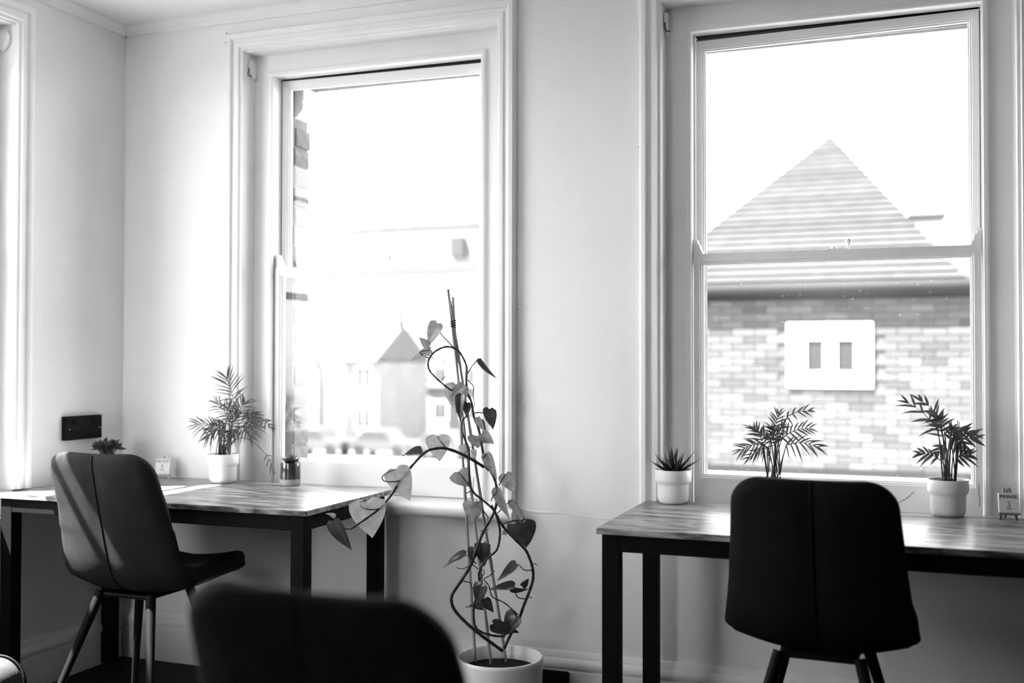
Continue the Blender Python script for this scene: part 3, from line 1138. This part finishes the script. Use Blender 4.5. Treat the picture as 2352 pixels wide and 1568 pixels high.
def sign(label, loc, rz, num, wood):
    t = empty('easel_sign', loc, rz)
    tag(t, label, 'sign', 'mini easel number signs')
    tilt = Matrix.Rotation(math.radians(-14), 4, 'X')     # top leans back
    cb_ = MB().box(-0.029, 0.029, -0.012, 0.0, 0.022, 0.082)
    c = cb_.build('canvas', M['card'], t, bevel=0.0015)
    c.data.transform(tilt)
    tx = MB()
    write(tx, 'PRIVATE', -0.0245, 0.066, 0.0095, 0.0077, -0.0125, 0.0007)
    write(tx, num, -0.006, 0.040, 0.016, 0.01, -0.0125, 0.0009)
    tx.tube([(-0.009, -0.0125, 0.0345), (0.009, -0.0125, 0.0335)], 0.0008, 5)
    o = tx.build('lettering', M['ink'], t)
    o.data.transform(tilt)
    for s in (-1, 1):
        lg = MB().prism([(s * 0.024 - 0.0035, 0.0), (s * 0.024 + 0.0035, 0.0), (s * 0.007 + 0.0035, 0.10), (s * 0.007 - 0.0035, 0.10)], 0.002, 0.007, 'y')
        o = lg.build('front_leg', wood, t)
        o.data.transform(tilt)
    o = MB().box(-0.03, 0.03, -0.014, 0.002, 0.016, 0.0215).build('ledge', wood, t)
    o.data.transform(tilt)
    o = MB().tube([(0, 0.030, 0.092), (0, 0.052, 0.0)], 0.0035, 6).build('back_leg', wood, t)
    return t


s2 = tpos(382, 1098)
sign('pale easel sign reading PRIVATE 2 at the back of the corner desk', (s2.x + 0.008, -0.085, TZ), math.radians(24), '2', M['easel'])
s3 = tpos(2318, 1195)
sign('small easel sign reading PRIVATE 3 on the right desk', (s3.x, s3.y, TZ), math.radians(8), '3', M['easel_shaded'])

# ------------------------------------------------------------------ leather bag at the left edge
t = empty('leather_bag', (0.290, -1.060, 0), math.radians(12))
tag(t, 'shiny dark leather bag on the floor at the left picture edge', 'bag')


def rounded(wd, ht, r, n=8):
    pts = []
    for cx_, cz_, a0 in ((wd - r, ht - r, 0), (-wd + r, ht - r, 90)):
        for k in range(n + 1):
            a = math.radians(a0 + 90 * k / n)
            pts.append((cx_ + r * math.cos(a), cz_ + r * math.sin(a)))
    return pts + [(-wd, 0.0), (wd, 0.0)]


auto_smooth(MB().prism(rounded(0.17, 0.285, 0.09), -0.06, 0.06, 'y').build('body', M['bag_leather'], t, bevel=0.012), 40)
for yy in (-0.06, 0.06):
    pr = rounded(0.172, 0.287, 0.09)
    MB().tube([(a, yy, b) for a, b in pr[:-2]], 0.004, 6).build('piping', M['piping'], t, True)
for yy in (-0.04, 0.04):
    MB().tube(smooth_path([(-0.07, yy, 0.275), (-0.07, yy, 0.305), (-0.03, yy, 0.327), (0.01, yy, 0.320), (0.035, yy, 0.295), (0.04, yy, 0.275)]), 0.006, 8).build('handle', M['black_leather'], t, True)

# ------------------------------------------------------------------ climbing plant
PC = dep(1148, 1507, 3.5)
PC = Vector((PC.x, PC.y, 0.0))
t = empty('climbing_plant', PC)
tag(t, 'tall climbing plant on bamboo canes in a white floor pot', 'houseplant')
RP = 0.144
lathe_part('pot', [(0, 0), (0.120, 0), (0.128, 0.004), (0.133, 0.014), (0.140, 0.16), (RP, 0.25), (RP + 0.0004, 0.258), (RP - 0.003, 0.2625), (RP - 0.009, 0.2625), (RP - 0.012, 0.259),
                   (RP - 0.014, 0.215), (0, 0.215)], M['pot_floor'], t, 72)
soil_disc(t, RP - 0.0135, 0.218)


def rel(p):
    return Vector(p) - PC


cane_px = [((1040, 682), (1070, 1522)), ((1029, 664), (1129, 1534)), ((1034, 692), (1164, 1528))]
CANES = []
for (a, b) in cane_px:
    bot = onp(b[0], b[1], 2, 0.205)
    k = (bot.xy - PC.xy)
    if k.length > 0.118:
        k = k * (0.118 / k.length)
        bot = Vector((PC.x + k.x, PC.y + k.y, 0.205))
    top = dep(a[0], a[1], 3.5)
    CANES.append((top, bot))
    pts, rr = [], []
    N = 28
    for i in range(N + 1):
        q = i / N
        p = top.lerp(bot, q)
        pts.append(rel(p))
        rr.append(0.0042 + 0.0012 * q + (0.0013 if i in (4, 10, 15, 20, 25) else 0))
    MB().tube(pts, rr, 8).build('cane', M['cane'], t, True)
tie = dep(1041, 738, 3.494)
MB().tube([rel(tie + Vector((0.009 * math.cos(a), 0.009 * math.sin(a), 0.0012 * a - 0.02))) for a in [k * 0.5 for k in range(44)]], 0.0013, 5).build('wire_tie', M['black_steel'], t, True)


def vine(pts, r0, r1, d0=3.47, d1=None):
    d1 = d0 if d1 is None else d1
    P = []
    n = len(pts)
    for i, p in enumerate(pts):
        d = p[2] if len(p) > 2 else d0 + (d1 - d0) * i / (n - 1)
        P.append(rel(dep(p[0], p[1], d)))
    P = smooth_path(P, 6)
    rr = [r0 + (r1 - r0) * i / (len(P) - 1) + 0.0004 * math.sin(i * 1.7) for i in range(len(P))]
    return MB().tube(P, rr, 8).build('vine_stem', M['vine'], t, True)


vine([(1154, 1494, 3.47), (1122, 1471, 3.44), (1092, 1448, 3.43), (1069, 1428, 3.43), (1046, 1403, 3.43), (1037, 1382, 3.43), (1040, 1362, 3.43), (1061, 1331, 3.44), (1082, 1296, 3.45), (1094, 1262, 3.46), (1110, 1221, 3.46),
      (1126, 1193, 3.46), (1136, 1173, 3.47), (1141, 1147, 3.47), (1139, 1110, 3.48), (1128, 1084, 3.48), (1118, 1075, 3.48), (1112, 1055, 3.48), (1100, 987, 3.48), (1089, 959, 3.48), (1083, 924, 3.48), (1074, 902, 3.48),
      (1071, 875, 3.48), (1072, 854, 3.48), (1069, 833, 3.48), (1052, 805, 3.48), (1026, 796, 3.47), (998, 808, 3.47), (984, 829, 3.46), (986, 849, 3.46), (1001, 867, 3.46), (1024, 887, 3.46), (1040, 898, 3.47)], 0.0058, 0.0026)
vine([(1110, 1072), (1102, 1066), (1064, 1044), (1026, 1030), (1000, 1030), (977, 1038), (950, 1065), (921, 1100), (899, 1136), (873, 1166), (842, 1190), (805, 1215)], 0.0052, 0.0032, 3.46, 3.32)
vine([(1128, 1160), (1136, 1174), (1153, 1205), (1180, 1235), (1205, 1260), (1214, 1276), (1223, 1303), (1224, 1331), (1214, 1363), (1203, 1390), (1193, 1418), (1176, 1450), (1158, 1488)], 0.0045, 0.0050, 3.45, 3.50)
vine([(1160, 1461), (1132, 1459), (1102, 1449), (1090, 1432), (1088, 1396), (1092, 1375)], 0.0042, 0.003, 3.43, 3.42)
vine([(1136, 1172), (1141, 1187), (1148, 1216), (1146, 1246), (1139, 1265), (1124, 1278), (1108, 1297), (1100, 1317), (1102, 1337)], 0.0042, 0.0036, 3.45, 3.45)
vine([(1078, 1113), (1089, 1132), (1106, 1146), (1123, 1160), (1134, 1171)], 0.0036, 0.0036, 3.46, 3.45)
vine([(1073, 955), (1062, 966), (1061, 989), (1069, 1012), (1077, 1033), (1077, 1070), (1078, 1113)], 0.0026, 0.0040, 3.47, 3.46)
vine([(1136, 1310), (1124, 1322), (1112, 1330), (1123, 1345), (1131, 1370), (1160, 1385), (1190, 1412)], 0.0016, 0.0022, 3.45, 3.45)
# aerial roots and bare stubs
for pts in ([(1076, 1300), (1062, 1306), (1047, 1303)], [(1122, 1215), (1112, 1219), (1101, 1217)], [(1218, 1300), (1228, 1294), (1234, 1299)], [(1213, 1370), (1219, 1372), (1222, 1370)],
            [(1062, 1046), (1072, 1035), (1082, 1025)], [(1102, 1328), (1110, 1320), (1112, 1310), (1104, 1305)], [(1074, 872), (1082, 880), (1088, 890), (1087, 910), (1090, 930), (1084, 934)],
            [(1015, 872), (1019, 866), (1026, 863)], [(1071, 1132), (1080, 1128), (1086, 1122), (1088, 1095)], [(1086, 1296), (1098, 1306), (1108, 1310)], [(982, 814), (992, 820), (998, 823)]):
    P = smooth_path([rel(dep(a, b, 3.45)) for a, b in pts], 4)
    MB().tube(P, [0.0019 - 0.0011 * i / len(P) for i in range(len(P))], 5).build('aerial_root', M['vine'], t, True)


def heart(ln, wd, fold, curl, cup):
    """heart-shaped leaf: base at origin, tip along +x, width along y, face along +z"""
    rows = [(-0.055, 0.30, 0.14), (-0.03, 0.42, 0.06), (0.06, 0.485, 0), (0.18, 0.50, 0), (0.32, 0.47, 0), (0.46, 0.41, 0), (0.60, 0.325, 0), (0.73, 0.235, 0), (0.84, 0.145, 0), (0.93, 0.065, 0), (1.0, 0.004, 0)]
    cols = [-1, -0.82, -0.6, -0.38, -0.18, 0, 0.18, 0.38, 0.6, 0.82, 1]
    V, F = [], []
    for x, hwid, inner in rows:
        for c in cols:
            a = abs(c)
            y = hwid * wd * c
            xx = x
            if x < 0.06:                       # notch at the stalk
                xx = 0.06 + (x - 0.06) * min(1.0, a / 0.45) * (1.0 if a < 0.8 else 1.0 - 0.45 * (a - 0.8) / 0.2)
                if a == 0:
                    xx = 0.02
            if 0 < a < 0.2:
                xx += 0
            z = fold * a * hwid * wd - curl * ln * max(0, x) ** 2 + cup * (math.cos(a * 2.4) - 1) * 0.10 * wd + 0.012 * wd * math.sin(x * 9 + c * 3)
            V.append((xx * ln, y, z))
    n = len(cols)
    for i in range(len(rows) - 1):
        for k in range(n - 1):
            F.append((i * n + k, i * n + k + 1, (i + 1) * n + k + 1, (i + 1) * n + k))
    return V, F


def leaf(bx, by, tx, ty, wpx, roll, mt, d=3.47, dt=0.0, fold=0.25, curl=0.15, cup=0.4, stalk=None):
    b = dep(bx, by, d)
    p = dep(tx, ty, d + dt)
    ax = (p - b)
    ln = ax.length
    ax.normalize()
    view = (CAM - b).normalized()
    sd_ = ax.cross(view).normalized() * -1
    nrm = ax.cross(sd_).normalized()
    if nrm.dot(view) < 0:
        nrm = -nrm
        sd_ = -sd_
    rl = math.radians(roll)
    s2_ = sd_ * math.cos(rl) + nrm * math.sin(rl)
    n2_ = nrm * math.cos(rl) - sd_ * math.sin(rl)
    wd = wpx / FPX * d / max(0.3, math.cos(rl))
    V, F = heart(ln, wd, fold, curl, cup)
    mx_ = Matrix((ax, s2_, n2_)).transposed()
    W = [mx_ @ Vector(v) + rel(b) for v in V]
    o = obj('leaf', W, F, M[mt], t, True, False)
    sb = o.modifiers.new('sub', 'SUBSURF')
    sb.levels = 1
    sb.render_levels = 2
    if stalk:
        P = [rel(dep(a, c, (stalk[2] if len(stalk) > 2 else d))) for a, c in stalk[:2]] if len(stalk) == 2 else [rel(dep(a, c, d)) for a, c in stalk]
        P = P + [rel(b) + mx_ @ Vector((0.02 * ln, 0, 0))]
        P = smooth_path(P, 5)
        MB().tube(P, [0.0021 - 0.0007 * i / len(P) for i in range(len(P))], 6).build('leaf_stalk', M['vine'], o, True)
    return o


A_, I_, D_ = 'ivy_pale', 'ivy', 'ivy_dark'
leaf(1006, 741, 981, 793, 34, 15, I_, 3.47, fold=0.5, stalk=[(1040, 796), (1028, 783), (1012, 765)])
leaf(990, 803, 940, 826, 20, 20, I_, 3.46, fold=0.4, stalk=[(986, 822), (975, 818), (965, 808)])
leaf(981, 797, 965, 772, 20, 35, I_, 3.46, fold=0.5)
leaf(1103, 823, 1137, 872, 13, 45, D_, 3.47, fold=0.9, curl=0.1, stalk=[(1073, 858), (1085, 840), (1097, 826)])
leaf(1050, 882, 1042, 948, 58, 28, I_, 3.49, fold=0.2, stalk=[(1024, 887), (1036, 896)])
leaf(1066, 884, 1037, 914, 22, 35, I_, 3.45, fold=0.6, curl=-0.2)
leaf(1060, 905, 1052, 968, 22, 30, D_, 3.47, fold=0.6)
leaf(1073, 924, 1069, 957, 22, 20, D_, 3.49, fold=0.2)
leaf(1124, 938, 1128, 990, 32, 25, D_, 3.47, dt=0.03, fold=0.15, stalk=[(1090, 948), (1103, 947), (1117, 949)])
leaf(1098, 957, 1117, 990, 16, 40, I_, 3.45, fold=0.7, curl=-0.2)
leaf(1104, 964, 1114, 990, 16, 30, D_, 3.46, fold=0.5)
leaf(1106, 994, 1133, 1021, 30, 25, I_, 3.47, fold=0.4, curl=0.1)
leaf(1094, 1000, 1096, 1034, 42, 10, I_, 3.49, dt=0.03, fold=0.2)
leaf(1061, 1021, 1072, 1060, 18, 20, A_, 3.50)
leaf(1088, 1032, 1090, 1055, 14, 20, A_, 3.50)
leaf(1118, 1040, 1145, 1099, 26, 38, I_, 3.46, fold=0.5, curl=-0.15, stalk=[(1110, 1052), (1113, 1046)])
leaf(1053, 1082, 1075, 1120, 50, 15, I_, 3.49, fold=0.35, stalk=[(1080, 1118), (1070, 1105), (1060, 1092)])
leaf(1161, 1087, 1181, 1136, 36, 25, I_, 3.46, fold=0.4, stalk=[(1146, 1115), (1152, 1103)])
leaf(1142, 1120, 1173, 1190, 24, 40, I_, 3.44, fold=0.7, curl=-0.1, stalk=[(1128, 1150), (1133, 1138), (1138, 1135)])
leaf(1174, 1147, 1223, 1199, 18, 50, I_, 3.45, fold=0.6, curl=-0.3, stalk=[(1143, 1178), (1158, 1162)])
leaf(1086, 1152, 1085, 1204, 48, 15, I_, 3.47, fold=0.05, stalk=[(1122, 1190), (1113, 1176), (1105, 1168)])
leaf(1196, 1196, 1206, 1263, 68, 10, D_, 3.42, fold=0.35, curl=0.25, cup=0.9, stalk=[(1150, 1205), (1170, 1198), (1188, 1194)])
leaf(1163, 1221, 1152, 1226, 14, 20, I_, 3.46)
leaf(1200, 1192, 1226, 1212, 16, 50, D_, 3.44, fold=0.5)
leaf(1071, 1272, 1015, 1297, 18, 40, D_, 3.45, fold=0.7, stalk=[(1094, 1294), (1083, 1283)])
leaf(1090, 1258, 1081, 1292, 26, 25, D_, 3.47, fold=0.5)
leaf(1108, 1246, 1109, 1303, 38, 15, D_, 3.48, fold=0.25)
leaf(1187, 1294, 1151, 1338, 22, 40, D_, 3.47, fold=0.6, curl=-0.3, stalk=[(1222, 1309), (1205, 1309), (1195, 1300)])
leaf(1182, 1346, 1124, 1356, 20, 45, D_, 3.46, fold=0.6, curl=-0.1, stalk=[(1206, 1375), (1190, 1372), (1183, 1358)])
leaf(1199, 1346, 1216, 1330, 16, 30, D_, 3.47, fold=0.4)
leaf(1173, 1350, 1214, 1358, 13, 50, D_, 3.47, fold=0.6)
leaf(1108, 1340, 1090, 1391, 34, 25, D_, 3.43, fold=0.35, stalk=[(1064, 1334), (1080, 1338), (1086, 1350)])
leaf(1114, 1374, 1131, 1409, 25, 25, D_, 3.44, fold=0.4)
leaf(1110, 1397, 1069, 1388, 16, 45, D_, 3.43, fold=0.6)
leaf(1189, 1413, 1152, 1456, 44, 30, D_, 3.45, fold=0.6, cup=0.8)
leaf(1131, 1431, 1190, 1459, 32, 30, D_, 3.44, fold=0.5, cup=0.8)
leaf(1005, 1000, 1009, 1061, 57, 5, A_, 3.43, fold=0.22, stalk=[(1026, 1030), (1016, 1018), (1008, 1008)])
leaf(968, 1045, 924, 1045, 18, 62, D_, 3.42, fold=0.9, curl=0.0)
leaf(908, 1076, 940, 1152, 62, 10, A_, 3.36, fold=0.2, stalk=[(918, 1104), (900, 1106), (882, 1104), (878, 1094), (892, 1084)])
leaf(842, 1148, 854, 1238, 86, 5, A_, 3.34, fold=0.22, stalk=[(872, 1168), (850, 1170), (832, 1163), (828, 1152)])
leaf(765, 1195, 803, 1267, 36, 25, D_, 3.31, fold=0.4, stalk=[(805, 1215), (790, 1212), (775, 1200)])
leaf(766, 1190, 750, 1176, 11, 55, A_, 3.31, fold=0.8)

# ------------------------------------------------------------------ the street outside
GZ = -3.8
tag(MB().box(-140, 60, 0.32, 150, GZ - 0.2, GZ).build('street', M['asphalt']), 'pale sunlit street below the windows', kind='structure')
tag(MB().box(-140, -0.32, -60, 0.31, GZ - 0.2, GZ).build('side_street', M['asphalt']), 'pale sunlit ground beyond the left window', kind='structure')

# brick building opposite
FY = 9.0
bl = empty('brick_building', (2.5, FY, GZ))
tag(bl, 'sunlit brick building with hipped tiled roof across the street', 'building')
OB = Vector((2.5, FY, GZ))


def bbox(name, material, x0, x1, y0, y1, z0, z1, parent, bevel=0.0):
    return MB().box(x0 - OB.x, x1 - OB.x, y0 - OB.y, y1 - OB.y, z0 - OB.z, z1 - OB.z).build(name, material, parent, bevel=bevel)


EZ = onp(1900, 648, 1, FY).z           # gutter top
EB = onp(1900, 684, 1, FY).z
wx0, wx1 = onp(1808, 815, 1, FY).x, onp(2005, 815, 1, FY).x
wz1, wz0 = onp(1900, 740, 1, FY).z, onp(1900, 890, 1, FY).z
bw = bbox('wall', M['far_brick'], -1.3, 9.5, FY + 0.012, FY + 5, GZ, EZ + 0.05, bl)
gx0, gx1 = onp(1600, 900, 1, FY).x - 0.1, onp(2250, 900, 1, FY).x + 0.1
lz = onp(1900, 1078, 1, FY).z
# bricks one by one over the part seen through the window
bwid, bht, jt = 0.262, 0.086, 0.010
srcb = [None] * 4
zc = EB - bht / 2 - 0.0
row = 0
nb = 0
while zc > lz + 0.03 and nb < 296:
    xc = gx0 + (0 if row % 2 else bwid / 2)
    while xc < gx1 and nb < 296:
        if not (wx0 - bwid * 0.4 < xc < wx1 + bwid * 0.4 and wz0 - bht * 0.3 < zc < wz1 + bht * 0.3):
            k = random.choice((0, 1, 1, 2, 2, 3))
            if srcb[k] is None:
                srcb[k] = MB().box(-(bwid - jt) / 2, (bwid - jt) / 2, -0.004, 0.02, -(bht - jt) / 2, (bht - jt) / 2).build('brick', M['fb'][k], bw)
                bo = srcb[k]
            else:
                bo = srcb[k].copy()
                COL.objects.link(bo)
                bo.parent = bw
            bo.location = (xc - OB.x, random.uniform(-0.002, 0.004), zc - OB.z)
            nb += 1
        xc += bwid
    zc -= bht
    row += 1
# gutter and eave
MB().tube([(-1.5 - OB.x, -0.09, EZ - 0.075 - OB.z), (9.6 - OB.x, -0.09, EZ - 0.075 - OB.z)], 0.085, 16).build('gutter', M['gutter'], bl, True)
bbox('fascia', M['gutter'], -1.5, 9.6, FY - 0.03, FY + 0.01, EB - 0.02, EZ - 0.02, bl)
# twin window in a white surround
sr = wall_holes('window_surround', wx0 - OB.x, wx1 - OB.x, wz0 - OB.z, wz1 - OB.z,
                [(onp(a, 820, 1, FY).x - OB.x, onp(b, 820, 1, FY).x - OB.x, onp(1900, 852, 1, FY).z - OB.z, onp(1900, 781, 1, FY).z - OB.z) for a, b in ((1854, 1891), (1924, 1962))], -0.03, 0.03, M['render_white'], bl)
for a, b in ((1854, 1891), (1924, 1962)):
    bbox('window_pane', M['far_pane'], onp(a, 820, 1, FY).x - 0.01, onp(b, 820, 1, FY).x + 0.01, FY - 0.008, FY + 0.011, onp(1900, 852, 1, FY).z - 0.01, onp(1900, 781, 1, FY).z + 0.01, sr)
# dark lead flashing and white parapet low on the facade
bbox('lead_flashing', M['gutter'], -1.3, 9.5, FY - 0.05, FY + 0.012, lz - 0.07, lz + 0.015, bl)
bbox('parapet', M['render_white'], -1.3, 9.5, FY - 0.5, FY - 0.05, GZ + 3.3, lz - 0.075, bl)
# hipped roof of overlapping tile courses
ap = onp(1908, 312, 1, FY + 2.6)
rl0, rr0 = onp(1470, 645, 1, FY).x, onp(2215, 645, 1, FY).x
NC = 26
E0 = Vector((rl0, FY - 0.12, EZ))
E1 = Vector((rr0, FY - 0.12, EZ))
for i in range(NC):
    q0, q1 = i / NC, (i + 1.12) / NC
    a, b = E0.lerp(ap, q0) - OB, E1.lerp(ap, q0) - OB
    c, d = E1.lerp(ap, min(1, q1)) - OB, E0.lerp(ap, min(1, q1)) - OB
    up = Vector((0, -0.018, 0.022))
    dn = Vector((0, 0, -0.02))
    mb = MB().add([a + up, b + up, c, d, a + dn, b + dn, c + dn, d + dn], [(0, 1, 2, 3), (7, 6, 5, 4), (0, 4, 5, 1), (1, 5, 6, 2), (2, 6, 7, 3), (3, 7, 4, 0)])
    mb.build('tile_course', M['tile'][(i * 5 + i // 3) % 3], bl)
bk0, bk1 = Vector((rl0, FY + 4.6, EZ)) - OB, Vector((rr0, FY + 4.6, EZ)) - OB
rb = MB().add([E0 - OB + Vector((0, .06, -.03)), E1 - OB + Vector((0, .06, -.03)), bk1, bk0, ap - OB + Vector((0, .06, -.03))], [(0, 4, 3), (1, 2, 4), (3, 4, 2), (0, 1, 4), (0, 3, 2, 1)])
rb.build('roof_body', M['tile'][1], bl)
lowr = MB().prism([(FY - 0.1 - OB.y, EZ - 0.02 - OB.z), (FY + 2.4 - OB.y, EZ + 0.42 - OB.z), (FY + 4.9 - OB.y, EZ - 0.02 - OB.z)], -1.4 - OB.x, 9.5 - OB.x, 'x').build('low_roof', M['tile'][2], bl)
c0, c1 = onp(2092, 480, 1, FY + 3.2), onp(2168, 480, 1, FY + 3.2)
ch = MB().box(c0.x - OB.x, c1.x - OB.x, FY + 3.2 - OB.y, FY + 3.8 - OB.y, EZ - OB.z, c0.z - OB.z)
ch.box(c0.x - 0.04 - OB.x, c1.x + 0.04 - OB.x, FY + 3.16 - OB.y, FY + 3.84 - OB.y, c0.z - 0.09 - OB.z, c0.z - OB.z)
ch.build('chimney', M['far_wall'], bl)


# far terrace, block and parked cars seen through the left window
def house(label, x0, x1, y, eave, ridge, gable=None):
    t_ = empty('terraced_house', ((x0 + x1) / 2, y, GZ))
    tag(t_, label, 'house', 'pale terraced houses')
    a = (x1 - x0) / 2
    ez, rz_ = eave - GZ, ridge - GZ
    MB().box(-a, a, 0, 7, 0, ez).build('wall', M['far_wall'], t_)
    MB().prism([(-0.3, ez - 0.1), (-0.3, ez + 0.02), (3.5, rz_), (7.3, ez + 0.02), (7.3, ez - 0.1)], -a, a, 'x').build('roof', M['slate'], t_)
    if gable:
        gx, gw, gz = gable
        gx -= (x0 + x1) / 2
        gz -= GZ
        MB().prism([(gx - gw, 0), (gx + gw, 0), (gx + gw, ez - 0.3), (gx, gz - 0.25), (gx - gw, ez - 0.3)], -0.9, 0.2, 'y').build('gable_bay', M['render_white'], t_)
        rf = MB()
        for s in (-1, 1):
            rf.prism([(gx, gz - 0.22), (gx + s * (gw + 0.25), ez - 0.55), (gx + s * (gw + 0.25), ez - 0.35), (gx, gz)], -1.05, 3.0, 'y')
        rf.build('gable_roof', M['slate'], t_)
    for zz in (1.0, 3.4):
        for k in range(2):
            xw = -a * 0.5 + k * a
            fr = MB().box(xw - 0.55, xw + 0.55, -0.06, 0.02, zz, zz + 1.3).build('window_frame', M['render_white'], t_)
            for kk in range(2):
                MB().box(xw - 0.48 + kk * 0.5, xw - 0.02 + kk * 0.5, -0.075, -0.05, zz + 0.08, zz + 1.22).build('pane', M['far_pane'], fr)
    MB().box(-0.45, 0.45, -0.05, 0.02, 0, 2.1).build('door', M['car'], t_)
    MB().box(a - 0.8, a - 0.2, 3.0, 4.0, rz_ - 0.6, rz_ + 0.9).build('chimney', M['far_wall'], t_)
    return t_


hy = 52.0
hx = [onp(p, 900, 1, hy).x for p in (640, 742, 868, 980, 1110)]
hx2 = [onp(p, 900, 1, hy + 10).x for p in (868, 980, 1110)]
g0 = onp(722, 737, 1, hy)
house('far pale house with a white pointed gable bay', hx[0] - 0.6, hx[1] - 0.95, hy, 1.25, 3.2, (g0.x - 0.7, 0.9, g0.z))
house('far pale house with the plain grey slate roof', hx[1], hx[2], hy + 0.0, 1.25, 3.5)
house('low far pale house right of the slate roofed one', hx2[0], hx2[1] - 0.05, hy + 10, -0.3, 1.4)
house('low far pale house seen beside the climbing plant canes', hx2[1], hx2[2], hy + 10, -0.5, 1.2)

by_ = 84.0
q0, q1 = onp(792, 530, 1, by_), onp(1130, 530, 1, by_)
t = empty('apartment_block', ((q0.x + q1.x) / 2, by_, GZ))
tag(t, 'pale flat roofed block far behind the houses', 'building')
a = (q1.x - q0.x) / 2
MB().box(-a, a, 0, 14, 0, q0.z - GZ).build('wall', M['far_wall'], t)
MB().prism([(-a - 0.2, q0.z - GZ), (a + 0.2, q0.z - GZ), (a * 0.85, q0.z - GZ + 0.55), (-a * 0.3, q0.z - GZ + 0.6)], -0.2, 14.2, 'y').build('roof', M['slate'], t)
v0, v1 = onp(1038, 545, 1, by_), onp(1070, 590, 1, by_)
MB().box(v0.x - (q0.x + q1.x) / 2, v1.x - (q0.x + q1.x) / 2, -0.5, 0.1, v1.z - GZ, v0.z - GZ).build('vent_shaft', M['far_pane'], t)
for r_ in range(3):
    for k in range(5):
        xw = -a * 0.8 + k * a * 0.38
        MB().box(xw - 0.7, xw + 0.7, -0.05, 0.02, 1.5 + r_ * 3.2, 3.0 + r_ * 3.2).build('window', M['stone'], t)


def car(label, px, y, ln=4.2, h=1.45):
    x = onp(px, 1045, 1, y).x
    t_ = empty('parked_car', (x, y, GZ))
    tag(t_, label, 'car', 'parked cars on the far street')
    a = ln / 2
    MB().prism([(-a, 0.3), (a, 0.3), (a, 0.75), (a * 0.9, 0.85), (a * 0.45, 0.92), (a * 0.2, h), (-a * 0.45, h), (-a * 0.75, 0.95), (-a, 0.85)], -0.85, 0.85, 'y').build('body', M['car'], t_, bevel=0.05)
    MB().prism([(a * 0.36, 0.95), (a * 0.17, h - 0.07), (-a * 0.42, h - 0.07), (-a * 0.66, 0.97)], -0.87, 0.87, 'y').build('windows', M['far_pane'], t_)
    for sx in (-0.62, 0.62):
        for sy in (-0.86, 0.66):
            MB().tube([(sx * a, sy, 0.32), (sx * a, sy + 0.2, 0.32)], 0.32, 16).build('wheel', M['tyre'], t_)
    return t_


car('leftmost dark parked car on the far street', 735, 46, 3.5)
car('dark parked car in the middle of the far street', 884, 46.5, 3.6)
car('rightmost dark parked car on the far street', 1030, 46, 3.6)
